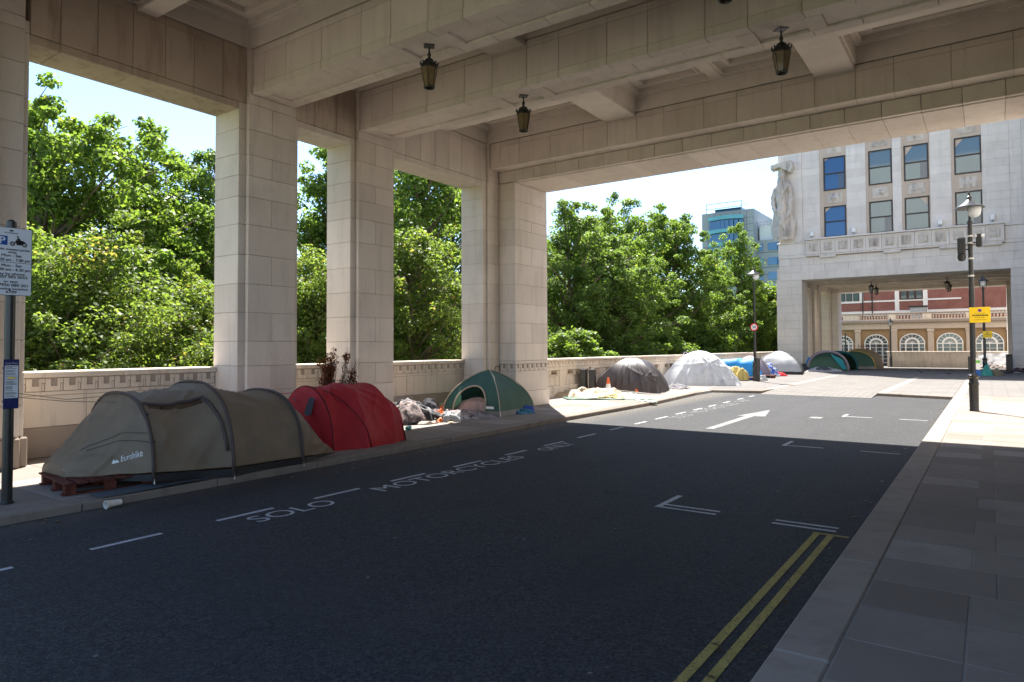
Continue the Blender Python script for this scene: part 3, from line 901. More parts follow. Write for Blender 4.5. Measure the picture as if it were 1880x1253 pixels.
# pilasters between the window bays, in courses
pil = [(-10.95, -9.55, -.16), (-9.55, -8.53, 0), (-7.02, -5.96, 0), (-4.55, -4.08, -.02), (-2.67, -1.63, 0), (-.215, 1.02, 0), (1.02, 1.55, .05), (1.55, 3.5, -.14)]
for a, b, off in pil:
    Pp = MB().box(a + .02, b - .02, F0 + off * .5 + .02, F0 + .3, 8.2, 19.9).build('pilaster', fa, far)
    z = 8.17; k = 0
    while z < 15.2:
        h = .455
        stone(Pp, fa, a, b, F0 + off * .5 - .0, F0 + .31, z, z + h, .002, .004)
        z += h; k += 1
wins = [(-8.30, -7.06), (-5.80, -4.57), (-3.95, -2.72), (-1.48, -.22)]
bays = [(-8.53, -7.02), (-5.96, -4.55), (-4.08, -2.67), (-1.63, -.215)]
rows_z = [(8.27, 10.18), (11.17, 13.24), (14.25, 16.25)]
for c, ((wa, wb), (ba, bb)) in enumerate(zip(wins, bays)):
    # jamb strips beside the windows, carved spandrels between them
    for a, b in ((ba, wa), (wb, bb)):
        if b - a > .03: stone(fw_, M['facade_warm'], a, b, F0 + .035, F0 + .12, 8.17, 17, .001, .004, 'jamb')
    for r, (z0, z1) in enumerate(((10.18, 11.17), (13.24, 14.25))):
        P = stone(far, M['facade_warm'], wa, wb, F0 + .03, F0 + .12, z0, z1, .002, .006, 'spandrel')
        cx, cz = (wa + wb) / 2, (z0 + z1) / 2
        q = MB().box(cx - .42, cx + .42, F0 - .005, F0 + .034, cz - .30, cz + .30); q.build('relief_ground', M['relief'], P)
        def carve(u, v, i=c * 3 + r, cx=cx, cz=cz):
            e = max(0, min(1, 4 * min(u, 1 - u, v, 1 - v))); rr = max(0, 1 - ((u - .5) ** 2 + (v - .5) ** 2) * 5)
            h = float(vnoise(np.array([[u * 4.5 + i * 5.3, v * 4.5, i * 2.7]]), 9)[0])
            return (cx + (u - .5) * .66, F0 - .007 - e * rr * (.05 + .13 * abs(h)), cz + (v - .5) * .46)
        MB().grid(carve, 14, 12).build('carving', M['relief'], P, auto=40)
    for r, (z0, z1) in enumerate(rows_z):
        q = MB(); y0, y1 = F0 + .0, F0 + .06; t = .07
        q.box(wa, wa + t, y0, y1, z0, z1); q.box(wb - t, wb, y0, y1, z0, z1); q.box(wa + t, wb - t, y0, y1, z0, z0 + t); q.box(wa + t, wb - t, y0, y1, z1 - t, z1)
        zm = z0 + (z1 - z0) * .5; q.box(wa + t, wb - t, y0, y1, zm - .035, zm + .035)
        Wn = q.build('window', M['frame_dark'], far)
        gm = M['window_blue'] if c == 0 else M['window_glass']
        for za, zb, sl in ((z0 + t, zm - .035, .004), (zm + .035, z1 - t, .012)):
            tx = rng.uniform(-.012, .012)
            MB().quad((wa + t, F0 + .045 + tx, za), (wb - t, F0 + .045 - tx, za), (wb - t, F0 + .045 - tx + sl, zb), (wa + t, F0 + .045 + tx + sl, zb)).build('pane', gm, Wn)
        if (c + r) % 2:   # dark sheet before the glass stands in for a dim room's shade
            q = MB().box(wb - .42, wb - t - .001, F0 + .036, F0 + .040, z0 + .1, zm - .04); q.build('pane', M['window_dark'], Wn)
# white floodlights standing on the frieze ledge
for i, (xx, who) in enumerate(((-8.98, 'nearest the statue'), (-6.63, 'between the blue and second window columns'), (-2.2, 'between the third and fourth window columns'), (.22, 'beside the tall right pilaster'))):
    fl = thing('floodlight', 'small white floodlight on the carved ledge, ' + who, 'floodlight', (xx, F0 - .18, 8.26), 0, 'floodlights on the far frieze')
    MB().lathe([(.02, 0), (.05, .01), (.05, .06), (.035, .10), (.03, .14)], (0, 0, 0), 10).build('stand', M['lead'], fl, rel=True, auto=40)
    MB().cbox(-.12, .12, -.12, .12, .14, .46, .04).build('housing', M['white'], fl, rel=True)

# carved figure at the corner of the far building
def skin_figure(name, verts, edges, radii, m, parent, sub=2, rel=True):
    me = bpy.data.meshes.new(name); me.from_pydata(verts, edges, [])
    me.materials.append(m)
    o = new_obj(name, me, parent)
    sk = o.modifiers.new('skin', 'SKIN'); sk.use_smooth_shade = True
    lay = me.skin_vertices[0] if me.skin_vertices else None
    if lay is None:
        bpy.context.view_layer.objects.active = o
        me_attr = None
    for i, r in enumerate(radii):
        rr = r if isinstance(r, tuple) else (r, r)
        me.skin_vertices[0].data[i].radius = rr
        me.skin_vertices[0].data[i].use_root = (i == 0)
    ss = o.modifiers.new('sub', 'SUBSURF'); ss.levels = sub; ss.render_levels = sub
    dg = bpy.context.evaluated_depsgraph_get()
    nm = bpy.data.meshes.new_from_object(o.evaluated_get(dg))
    o.modifiers.clear(); o.data = nm
    nm.polygons.foreach_set('use_smooth', [True] * len(nm.polygons))
    return o
sf = thing('corner_sculpture', 'weathered stone figure carved on the corner of the far building', 'sculpture', (-10.55, F0 - .12, 8.3))
q = MB()
def slabfn(u, v):
    z = v * 5.0
    w = .55 + .18 * math.sin(v * 5.2) + .10 * math.sin(v * 13)
    x = -.10 + (u - .5) * 2 * w
    n = float(vnoise(np.array([[u * 4, z * 1.3, .5]]), 3)[0])
    d = math.sin(math.pi * u) ** .6
    return (x, -.10 - d * (.32 + .12 * n) * (1 if v < .97 else .3), z + .03 * n)
MB().grid(slabfn, 18, 40).build('block', M['relief'], sf, rel=True, auto=50)
MB().prism([(-.72, 4.78), (.50, 4.95), (.60, 4.55), (.45, 4.2), (-.2, 4.6), (-.72, 4.5)], 1, -.62, .1).build('top_ledge', M['relief'], sf, rel=True)
vv = [(-.1, -.45, 1.2), (-.12, -.5, 2.0), (-.15, -.55, 2.8), (-.12, -.5, 3.5), (-.1, -.55, 3.85), (-.12, -.6, 4.25),      # pelvis..head
      (-.52, -.48, 3.35), (-.72, -.55, 2.6), (-.62, -.62, 1.9), (.0, -.72, 1.55),                                            # arm folded across
      (.34, -.45, 3.3), (.46, -.5, 2.5), (.35, -.6, 1.75), (.1, -.7, 1.35),
      (-.28, -.48, .6), (-.3, -.45, .02), (.16, -.45, .6), (.18, -.42, .02)]
ee = [(0, 1), (1, 2), (2, 3), (3, 4), (4, 5), (3, 6), (6, 7), (7, 8), (8, 9), (3, 10), (10, 11), (11, 12), (12, 13), (0, 14), (14, 15), (0, 16), (16, 17)]
rr = [.34, .34, .42, .36, .16, .27, .2, .17, .15, .12, .2, .17, .15, .12, .24, .2, .24, .2]
fig = skin_figure('figure', [(x * .92, yv + .17, z) for x, yv, z in vv], ee, [r * .92 for r in rr], M['relief'], sf)
co = np.array([v.co for v in fig.data.vertices]); co += np.stack([vnoise(co * 3.1 + k * 9, 31 + k) for k in range(3)], 1) * .07 + np.stack([vnoise(co * 7.3 + k * 5, 41 + k) for k in range(3)], 1) * .035
fig.data.vertices.foreach_set('co', co.astype(np.float32).ravel())

# ------------------------------------------------------------------ street beyond the far arch
vil = thing('vaulted_house', 'yellow brick house with arched white windows and balustraded roof beyond the arch', 'building', (-4.5, 68, -.2))
VY = 66.0
VW = MB().box(-13, 6, VY, VY + 5, -.4, 3.0).build('wall', M['stock_brick'], vil)
def arc_pts(cx, z0, w, rise, n=16, y=0):
    return [(cx - w / 2 * math.cos(math.pi * i / n), z0 + rise * math.sin(math.pi * i / n)) for i in range(n + 1)]
def arched(cx, w, zb, zs, rise, door):
    Wd = MB()
    outer = [(cx - w / 2, zb)] + arc_pts(cx, zs, w, rise) + [(cx + w / 2, zb)]
    Wd.prism(outer, 1, VY - .03, VY + .02); Wn = Wd.build('door' if door else 'window', M['window_dark'], vil)
    fr_ = MB()
    def ringarc(w0, w1, r0, r1, zs0, y0, y1):
        a = arc_pts(cx, zs0, w0, r0); b = arc_pts(cx, zs0, w1, r1)
        for i in range(len(a) - 1):
            vs = [(a[i][0], y0, a[i][1]), (a[i + 1][0], y0, a[i + 1][1]), (b[i + 1][0], y0, b[i + 1][1]), (b[i][0], y0, b[i][1])]
            vs += [(x, y1, z) for x, _, z in vs]
            fr_.add(vs, [(0, 1, 2, 3), (4, 7, 6, 5), (0, 4, 5, 1), (3, 2, 6, 7)])
    ringarc(w + .04, w - .12, rise + .02, rise - .06, zs, VY - .09, VY - .03)
    ringarc(w * .60, w * .44, rise * .62, rise * .46, zs, VY - .09, VY - .03)
    for s in (-1, 1):
        for xx, t in ((w / 2 - .03, .07), (w * .26, .09)):
            fr_.box(cx + s * xx - t / 2, cx + s * xx + t / 2, VY - .092, VY - .031, zb, zs)
    fr_.box(cx - w / 2, cx + w / 2, VY - .094, VY - .029, zs - .04, zs + .04)
    for i in range(1, 8):
        a = math.pi * i / 8; ca, sa = math.cos(a), math.sin(a)
        p0 = (cx + w * .30 * ca, VY - .06, zs + rise * .62 * sa); p1 = (cx + w * .46 * ca, VY - .06, zs + rise * .95 * sa)
        fr_.tube([p0, p1], .018, 4); fr_.tube([(cx, VY - .055, zs + .02), (cx + w * .22 * ca, VY - .055, zs + rise * .46 * sa)], .014, 4)
    nb = 6 if door else 3
    for i in range(1, nb):
        zz = zb + (zs - zb) * i / nb; fr_.box(cx - w / 2, cx + w / 2, VY - .088, VY - .04, zz - .015, zz + .015)
    fr_.box(cx - .02, cx + .02, VY - .088, VY - .04, zb, zs)
    fr_.build('frame', M['white_frame'], Wn)
arched(-8.06, 1.80, -.2, 1.72, .80, True)
arched(-5.38, 1.84, .75, 1.72, .84, False); arched(-2.73, 1.82, .75, 1.73, .85, False); arched(-.08, 1.86, .55, 1.72, .88, False)
arched(-10.6, 1.5, .75, 1.72, .7, False)
for a in (-9.68, -6.90, -4.26, -1.62, 1.05):
    P = MB().cbox(a, a + .43, VY - .16, VY + .05, -.3, 2.72, .02).build('pilaster', M['facade_warm'], vil)
    MB().cbox(a - .05, a + .48, VY - .22, VY + .05, 2.72, 2.95, .03).build('capital', M['facade_warm'], P)
    q = MB()
    for k in range(4): q.box(a + .05 + k * .095, a + .10 + k * .095, VY - .175, VY - .158, -.2, 2.6)
    q.build('fluting', M['facade_warm'], P)
MB().cbox(-13, 6, VY - .20, VY + .3, 2.96, 3.46, .02).build('entablature', M['facade_warm'], vil)
MB().cbox(-13, 6, VY - .45, VY + .3, 3.46, 3.70, .05).build('cornice', M['granite'], vil)
MB().box(-13, 6, VY - .28, VY + .1, 3.70, 3.80).build('plinth_course', M['parapet'], vil)
MB().cbox(-13, 6, VY - .30, VY + .05, 4.22, 4.34, .02).build('top_rail', M['granite'], vil)
segs = [(-9.3, -7.15, 10), (-6.5, -4.6, 8), (-3.95, -1.6, 11), (-.8, 1.3, 9)]
bl = [(.05, 0), (.05, .04), (.03, .06), (.075, .16), (.07, .22), (.03, .33), (.05, .37), (.05, .42)]
for a, b, n in segs:
    for i in range(n):
        MB().lathe(bl, (a + (b - a) * (i + .5) / n, VY - .12, 3.80), 8).build('baluster', M['facade_warm'], vil, auto=50)
for a, b in ((-10.6, -9.3), (-7.15, -6.5), (-4.6, -3.95), (-1.6, -.8), (1.3, 2.2)):
    MB().box(a, b, VY - .26, VY + .02, 3.80, 4.22).build('pedestal', M['parapet'], vil)
# low stone wall in front of it
lw = thing('forecourt_wall', 'low stone wall in front of the arched windows beyond the arch', 'wall', (-4, 61.6, -.2))
MB().cbox(-6.75, 1.6, 61.4, 61.7, -.25, .36, .02).build('base_course', M['parapet'], lw)
for i in range(6):
    a = -6.72 + i * 1.38; stone(lw, M['parapet'], a, a + 1.38, 61.42, 61.68, .36, 1.0, .003, .01)
MB().cbox(-6.82, 1.6, 61.35, 61.75, 1.0, 1.12, .03).build('coping', M['parapet'], lw)
# iron railing gate over the door
gt = thing('iron_railings', 'black iron railings in front of the arched door', 'railing', (-8, 64.6, -.2))
for i in range(13): MB().tube([(-1.25 + i * .2, 0, 0), (-1.25 + i * .2, 0, 1.95)], .016, 5).build('bar', M['rail'], gt, rel=True)
MB().box(-1.3, 1.25, -.02, .02, 1.70, 1.75).box(-1.3, 1.25, -.02, .02, .15, .20).build('rail', M['rail'], gt, rel=True)

rb = thing('red_brick_building', 'red brick building with white stone bands behind the balustraded house', 'building', (-4.5, 75, 0))
RY = 72.0
MB().box(-16, 12, RY, RY + 10, -.4, 13).build('wall', M['red_brick'], rb)
wf = M['white_frame']
q = MB(); q.box(-16, 12, RY - .08, RY + .02, 4.35, 4.80); q.build('string_course', wf, rb)
for a, b, z0, z1 in ((-7.19, -6.84, 4.8, 13), (-4.95, -4.59, 4.8, 13), (-12.4, -9.8, 5.6, 7.4), (-4.59, -2.06, 5.66, 5.80), (-9.78, -7.19, 5.64, 5.78), (-6.84, -4.95, 5.64, 5.76), (-6.84, -4.95, 6.58, 7.0)):
    MB().box(a, b, RY - .07, RY + .02, z0, z1).build('stone_band', wf, rb)
for cx in (-6.45, -5.85, -5.25, -11.6, -11.0, -10.4):
    W0 = MB().box(cx - .27, cx + .27, RY - .10, RY - .06, 5.80, 6.56).build('window', M['frame_dark'], rb)
    MB().box(cx - .21, cx + .21, RY - .13, RY - .09, 5.86, 6.50).build('pane', M['window_glass'], W0)
for xx in (-9.85, -9.05): MB().tube([(xx, RY - .1, 3.5), (xx, RY - .1, 9)], .05, 6).build('drainpipe', M['rail'], rb)
sh = thing('roof_hut', 'small grey lead-clad hut on the balustraded roof', 'hut', (-5.2, 70.3, 3))
MB().cbox(-.62, .60, -.5, .5, 0, 1.95, .03).build('wall', M['lead'], sh, rel=True); MB().cbox(-.75, .72, -.62, .62, 1.95, 2.08, .02).build('roof', M['iron'], sh, rel=True)

# ------------------------------------------------------------------ modern buildings in the distance
M['panel'] = plain('grey_stone_cladding', (.34, .35, .37), .6, 0, .08, 3)
M['teal'] = glass_mat('teal_glass', (.09, .30, .30), .25)
M['blueglass'] = glass_mat('blue_curtain_glass', (.05, .13, .22), .08)
tw = thing('office_tower', 'grey clad office tower with teal glass roof canopy above the trees', 'building', (-44, 140, -6))
MB().box(-49.25, -38.6, 140, 155, -6, 29.3).build('core', M['panel'], tw)
for i in range(8):
    for k in range(14):
        if (2 <= i <= 6 and k >= 5) or (i == 0 and k < 3): continue
        MB().cbox(-49.25 + i * 1.331 + .03, -49.25 + (i + 1) * 1.331 - .03, 139.85, 140.1, 28.9 - (k + 1) * 1.35 + .03, 28.9 - k * 1.35 - .03, .03).build('cladding_panel', M['panel'], tw)
for k in range(5):
    for i in range(8):
        a = -47.4 + i * .86
        yb = 139.4 - 1.0 * math.sin(math.pi * (i + .5) / 8)
        MB().box(a + .04, a + .82, yb, yb + .8, 27.4 - k * 2.7 - 2.0, 27.4 - k * 2.7).build('pane', M['blueglass'], tw)
    def band(u, v, k=k):
        xx = -47.6 + u * 7.2; return (xx, 139.2 - 1.25 * math.sin(math.pi * u) - .2, 27.4 - k * 2.7 + v * .75)
    MB().grid(band, 14, 1).build('glass_band', M['teal'], tw)
q = MB(); q.box(-46.6, -41.2, 140.5, 146, 29.3, 30.0); q.build('plant_room', M['blueglass'], tw)
def cano(u, v): return (-47.9 + u * 7.3, 139.0 + v * 4, 30.0 + .9 * math.sin(v * 1.6))
MB().grid(cano, 12, 5).build('canopy', M['teal'], tw)
q = MB()
for i in range(9): q.tube([(-47.7 + i * .86, 139.0, 30.0), (-47.7 + i * .86, 143, 31.0)], .06, 4)
q.tube([(-48, 139, 30.95), (-40.6, 139, 30.95)], .09, 4); q.tube([(-48, 139, 29.9), (-40.6, 139, 29.9)], .07, 4)
for xx in (-47.9, -40.7): q.tube([(xx, 139, 29.0), (xx, 139, 31)], .08, 4)
q.build('canopy_frame', M['panel'], tw)
ob = thing('grey_office_block', 'grey panelled office block with blue windows beside the far stone building', 'building', (-34, 142, -6))
MB().box(-39.5, -28, 142, 155, -6, 23.0).build('core', M['panel'], ob)
for k in range(6):
    z1 = 22.3 - k * 2.95
    for xx in (-38.4, -36.4, -34.6, -32.8, -31):
        MB().box(xx, xx + 1.9 if xx > -37 else xx + 1.0, 141.85, 142.05, z1 - 1.5, z1).build('window', M['blueglass'], ob)
q = MB()
for k in range(12): q.box(-39.5, -28, 141.9, 142.02, 20.4 - k * 1.5, 20.45 - k * 1.5)
q.build('panel_joint', M['iron'], ob)
MB().box(-38.3, -35.3, 143, 150, 23, 26).build('roof_room', M['white'], ob)
MB().box(-35.3, -32, 142.2, 150, 23, 27).build('louvre_box', M['blueglass'], ob)
MB().box(-35.4, -31, 148, 153, 27, 30.2).build('upper_block', M['lead'], ob)
q = MB()
for zz in (26.2, 26.8): q.tube([(-39, 142.3, zz), (-35.3, 142.3, zz)], .05, 4)
for i in range(7): q.tube([(-39 + i * .6, 142.3, 25.6), (-39 + i * .6, 142.3, 26.8)], .04, 4)
q.build('roof_rail', M['panel'], ob)

# ------------------------------------------------------------------ trees
def leaf_cloud(centers, radii, n_per, size, seed, droop=.0):
    rs = np.random.RandomState(seed)
    C = np.repeat(np.array(centers), n_per, axis=0); Rr = np.repeat(np.array(radii), n_per)
    d = rs.normal(size=C.shape); d /= np.linalg.norm(d, axis=1)[:, None]
    rad = Rr * rs.uniform(.25, 1, len(C)) ** .6
    P = C + d * rad[:, None] * np.array([1, 1, .72])
    nrm = d * .55 + np.array([0, 0, .75]) + rs.normal(size=C.shape) * .55
    nrm /= np.linalg.norm(nrm, axis=1)[:, None]
    t = np.cross(nrm, rs.normal(size=C.shape)); t /= np.linalg.norm(t, axis=1)[:, None] + 1e-9
    b = np.cross(nrm, t)
    s = size * rs.uniform(.6, 1.25, len(C))[:, None]
    fold = nrm * s * rs.uniform(.05, .3, (len(C), 1))
    V = np.stack([P - t * s * .5, P + b * s * .40 + fold, P + t * s * .62, P - b * s * .40 + fold], 1).reshape(-1, 3)
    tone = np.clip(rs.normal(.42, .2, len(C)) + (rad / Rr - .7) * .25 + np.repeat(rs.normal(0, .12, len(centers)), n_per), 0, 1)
    return V, tone

def quads_mesh(name, V, tone, m):
    n = len(V) // 4
    me = bpy.data.meshes.new(name)
    me.vertices.add(len(V)); me.vertices.foreach_set('co', V.astype(np.float32).ravel())
    me.loops.add(n * 4); me.loops.foreach_set('vertex_index', np.arange(n * 4, dtype=np.int32))
    me.polygons.add(n); me.polygons.foreach_set('loop_start', np.arange(0, n * 4, 4, dtype=np.int32))
    try: me.polygons.foreach_set('loop_total', np.full(n, 4, dtype=np.int32))
    except Exception: pass
    at = me.attributes.new('tone', 'FLOAT', 'FACE'); at.data.foreach_set('value', tone.astype(np.float32))
    me.materials.append(m); me.update(); me.validate()
    return me

def tree_meshes(H, z0, Rad, nbr, nleaf, size, seed, m, spread=1.0):
    """trunk with limbs, and leaf clumps strung along the outer part of every branch; base at origin"""
    rs = np.random.RandomState(seed); rr = random.Random(seed)
    zc, hz = (z0 + H) / 2, (H - z0) / 2
    top = H * .86
    tp = [Vector((rr.uniform(-.35, .35) * i / 4, rr.uniform(-.35, .35) * i / 4, top * i / 4)) for i in range(5)]
    def trunk(z):
        f = max(0, min(3.999, z / top * 4)); i = int(f); return tp[i].lerp(tp[i + 1], f - i)
    mb = MB(); r0 = .026 * H
    mb.tube(tp, [r0, r0 * .8, r0 * .6, r0 * .4, r0 * .12], 9)
    lob = rs.normal(size=(6, 3)); lob /= np.linalg.norm(lob, axis=1)[:, None]
    cen = []; rad = []
    for k in range(nbr):
        d = rs.normal(size=3); d[2] += .15; d /= np.linalg.norm(d)
        if d[2] < -.75: continue
        swell = .78 + .32 * max(0, float((lob @ d).max()) - .45) / .55
        q = swell * rs.uniform(.72, 1.06)
        taper = 1 - .45 * max(0, d[2]) ** 2
        e = Vector((d[0] * Rad * q * taper, d[1] * Rad * q * taper, zc + d[2] * hz * q))
        zs = max(1.2, min(top * .95, e.z - (1.0 + .55 * math.hypot(e.x, e.y)) * rs.uniform(.6, 1.1)))
        st = trunk(zs); mid = st.lerp(e, .5) + Vector((rs.uniform(-.3, .3), rs.uniform(-.3, .3), rs.uniform(-.1, .45)))
        L = (e - st).length
        rb_ = max(.014, r0 * .26 * (1 - zs / H * .7))
        mb.tube([st, st.lerp(mid, .6), mid, mid.lerp(e, .5) + Vector((0, 0, .08)), e], [rb_, rb_ * .75, rb_ * .5, rb_ * .3, .006], 5)
        n = max(4, int(L * 1.9))
        for j in range(n):
            f = .30 + .70 * j / (n - 1)
            p = (st.lerp(mid, f * 2) if f < .5 else mid.lerp(e, f * 2 - 1))
            w = .50 * (1 - f) + .26
            p = p + Vector((rs.normal(), rs.normal(), rs.normal() * .7)) * w * .65
            cen.append((p.x, p.y, p.z)); rad.append(w * rs.uniform(.75, 1.25) * spread)
    V, tone = leaf_cloud(cen, rad, nleaf, size, seed + 1)
    return mb, quads_mesh('crown', V, tone, m)
def make_tree(name, label, group, H, z0, Rad, nclump, nleaf, size, seed, m, loc, rz=0, sc=1.0, spread=1.0):
    T = thing(name, label, 'tree', loc, rz, group); T.scale = (sc,) * 3
    mb, crown = tree_meshes(H, z0, Rad, nclump, nleaf, size, seed, m, spread)
    mb.build('trunk', M['bark'], T, rel=True, smooth=True)
    new_obj('crown', crown, T)
    return T
def again(src, label, loc, rz, sc=1.0, zs=None):
    c = copy_tree(src); c.location = loc; c.rotation_euler = (0, 0, rz); c.scale = (sc, sc, zs or sc); c['label'] = label; return c
G1 = 'tall plane trees in the garden below'
G2 = 'smaller trees and shrubs close behind the parapet'
GZ = -6.2
t1 = make_tree('plane_tree', 'tall plane tree, tallest at the left edge of the first opening', G1, 14.4, 2.6, 3.9, 120, 95, .118, 3, M['leaf'], (-18.9, 7.0, GZ)); t1.scale = (1, 1, 1.07)
t2 = make_tree('plane_tree', 'plane tree with narrow pointed top in the middle of the first opening', G1, 14.3, 2.6, 3.2, 110, 95, .118, 5, M['leaf'], (-19.9, 9.9, GZ)); t2.scale = (1, 1, .95)
t3 = make_tree('plane_tree', 'plane tree crown seen beside the first thick pillar', G1, 14.0, 2.6, 3.4, 115, 95, .115, 8, M['leaf_dark'], (-20.6, 12.2, GZ))
s1 = make_tree('maple_tree', 'low yellowish maple behind the parapet of the first opening', G2, 10.2, 3.0, 2.7, 125, 130, .082, 13, M['leaf_light'], (-14.6, 6.3, GZ))
s2 = make_tree('maple_tree', 'yellow-tinged maple with forked trunk in the third opening', G2, 11.6, 3.2, 2.6, 100, 95, .10, 17, M['leaf_light'], (-14.0, 15.0, GZ))
b1 = make_tree('bright_shrub', 'bright green leafy shrub just beyond the end pier', G2, 8.9, 3.6, 2.1, 90, 110, .13, 19, M['leaf'], (-13.0, 22.4, GZ))
again(t2, 'plane tree filling the narrow second opening', (-19.3, 16.2, GZ), 2.2, 1.0, 1.0)
again(t1, 'dark plane tree closing the third opening to its top', (-17.6, 19.5, GZ), 1.2, 1.12, 1.22)
again(t3, 'tall plane tree behind the end pier and third opening', (-19.5, 23.5, GZ), 4.0, 1.05, 1.1)
again(s1, 'maple in the second opening behind the dead shrub', (-14.6, 11.6, GZ), 1.6, 1.0)
again(s1, 'maple crown low at the right of the first opening', (-15.2, 9.0, GZ), 3.9, .95, .93)
again(s1, 'maple at the far left behind the parking sign', (-15.0, 4.2, GZ), 5.1, .95, .92)
again(t3, 'plane tree just right of the end pier', (-15.6, 26.4, GZ), .7, 1.0, 1.02)
again(t1, 'tall plane tree behind the dark tarpaulin tent', (-16.6, 31.4, GZ), 2.6, 1.05, 1.14)
t4 = make_tree('lime_tree', 'dense dark lime tree between two lighter crowns', G1, 13.9, 2.5, 3.3, 130, 100, .115, 23, M['leaf_dark'], (-14.6, 28.6, GZ))
again(t2, 'plane tree behind the white tarpaulin tent', (-16.8, 36.0, GZ), 3.3, 1.1, 1.08)
again(t1, 'broad plane tree with highest top left of the office tower', (-16.6, 40.6, GZ), 5.0, 1.12, 1.24)
again(t3, 'plane tree below the office tower', (-15.4, 44.4, GZ), 1.9, 1.0, 1.0)
again(t2, 'plane tree in front of the grey office block', (-14.9, 49.6, GZ), .4, 1.05, 1.10)
again(b1, 'rounded plane tree touching the far building', (-14.2, 53.5, GZ), 2.4, 1.3, 1.5)
again(b1, 'green shrub below the balustrade beside the white tent', (-13.6, 33.2, GZ), 4.4, 1.0, 1.0)
again(b1, 'green shrub below the balustrade beside the lamp post', (-13.8, 39.5, GZ), .9, 1.15, 1.05)
again(t3, 'plane tree at the back of the garden, far left', (-27, 9.5, GZ), 2.9, 1.05, 1.0)
again(t1, 'plane tree at the back of the garden behind the first opening', (-28, 16.0, GZ), 3.6, 1.1, 1.0)
again(t3, 'plane tree at the back of the garden behind the third opening', (-26, 26.0, GZ), 5.6, 1.15, 1.1)
again(t2, 'plane tree at the back of the garden beyond the balustrade', (-24, 37.0, GZ), .9, 1.15, .98)
again(t1, 'plane tree at the back of the garden near the far building', (-22, 50.0, GZ), 4.9, 1.1, .95)

# ------------------------------------------------------------------ tents
G = .085
def cloth(name, col, **k): M[name] = fabric(name, col, **k); return M[name]
cloth('brown_cloth', (.235, .178, .122), trans=.22, wr=2.6, bstr=.6)
cloth('brown_trim', (.075, .052, .045), trans=.0, wr=9)
cloth('black_cloth', (.02, .02, .021), trans=.0, wr=8)
cloth('red_cloth', (.52, .032, .042), trans=.32, wr=3.5, bstr=.6)
cloth('red_dark', (.13, .012, .018), trans=.1)
cloth('green_cloth', (.055, .12, .08), trans=.28, wr=4, bstr=.4)
cloth('teal_cloth', (.012, .10, .12), trans=.28, wr=4)
cloth('teal_bright', (.02, .30, .36), trans=.28, wr=4)
cloth('beige_trim', (.42, .36, .27), trans=.0)
cloth('bottle_cloth', (.045, .125, .10), trans=.25, wr=4, bstr=.4)
cloth('grey_skirt', (.20, .19, .18), trans=.0)
cloth('white_tarp', (.60, .61, .635), trans=.30, wr=3, bstr=.2, rough=.5)
cloth('plum_tarp', (.062, .050, .050), trans=.06, wr=3.5, bstr=.25, rough=.42, spec=.45)
cloth('blue_cloth', (.03, .28, .68), trans=.28, wr=4)
cloth('yellow_cloth', (.48, .38, .13), trans=.15, wr=5, bstr=.8)
cloth('mauve_cloth', (.30, .25, .29), trans=.28, wr=4)
cloth('grey_cloth', (.16, .18, .18), trans=.28, wr=4)
cloth('pale_cloth', (.46, .465, .48), trans=.28, wr=4, bstr=.7)
cloth('lime_cloth', (.30, .42, .05), trans=.28, wr=4)
cloth('orange_cloth', (.65, .20, .05), trans=.28, wr=4)
cloth('cream_cloth', (.29, .225, .145), trans=.1, wr=5, bstr=.9)
cloth('pink_blanket', (.50, .34, .29), trans=.0, wr=5, bstr=.7, rough=.9)
cloth('grey_blanket', (.19, .18, .19), trans=.0, wr=6, bstr=.9, rough=.9)
cloth('dark_quilt', (.07, .07, .085), trans=.0, wr=7, bstr=1, rough=.9)
cloth('sage_cloth', (.20, .26, .22), trans=.1, wr=6, bstr=.9)
cloth('blue_bag', (.02, .05, .30), trans=.1, wr=9, bstr=1)
cloth('teal_rag', (.03, .15, .24), trans=.0, wr=12, bstr=1)
cloth('orange_rag', (.70, .17, .04), trans=.0, wr=12, bstr=1)
cloth('red_blue_flag', (.05, .10, .35), trans=.1, wr=6, bstr=.9)
cloth('red_rag', (.60, .03, .04), trans=.0, wr=10, bstr=1)
def patterned(name, c1, c2, scale=6, t=.5):
    m = fabric(name, c1, trans=0, wr=7, bstr=.6, rough=.9); nt = m.node_tree; b = nt.nodes['Principled BSDF']
    p = position(nt); c = mix(nt, ramp(nt, noise(nt, p, scale, 3, .7), t - .03, t + .03), c1, c2); nt.links.new(c, b.inputs['Base Color']); M[name] = m; return m
patterned('camo_quilt', (.045, .045, .05), (.20, .195, .20), 5, .55); patterned('striped_throw', (.28, .22, .21), (.10, .085, .09), 9, .52); patterned('flag_cloth', (.04, .10, .38), (.42, .43, .46), 5, .53)
M['pole_silver'] = plain('tent_pole', (.55, .53, .48), .35, .3)
M['pole_dark'] = plain('dark_tent_pole', (.03, .03, .03), .4)
M['tan'] = plain('tan_leather', (.50, .38, .25), .7, 0, .2)
M['cup'] = plain('paper_cup', (.66, .64, .58), .6, 0, .08, 20)
M['cardboard'] = plain('grey_board', (.26, .22, .20), .85, 0, .15, 5)
M['cone_orange'] = plain('cone_orange', (.72, .14, .04), .5)

def wobble(mb, amp, freq, seed, axis=None, zmin=None):
    a = np.array(mb.v); n = np.stack([vnoise(a * freq + k * 17.3, seed + k) for k in range(3)], 1) * amp
    if zmin is not None:
        w = np.clip((a[:, 2] - zmin) / .15, 0, 1); n *= w[:, None]
    mb.v = [tuple(p) for p in a + n]
    return mb

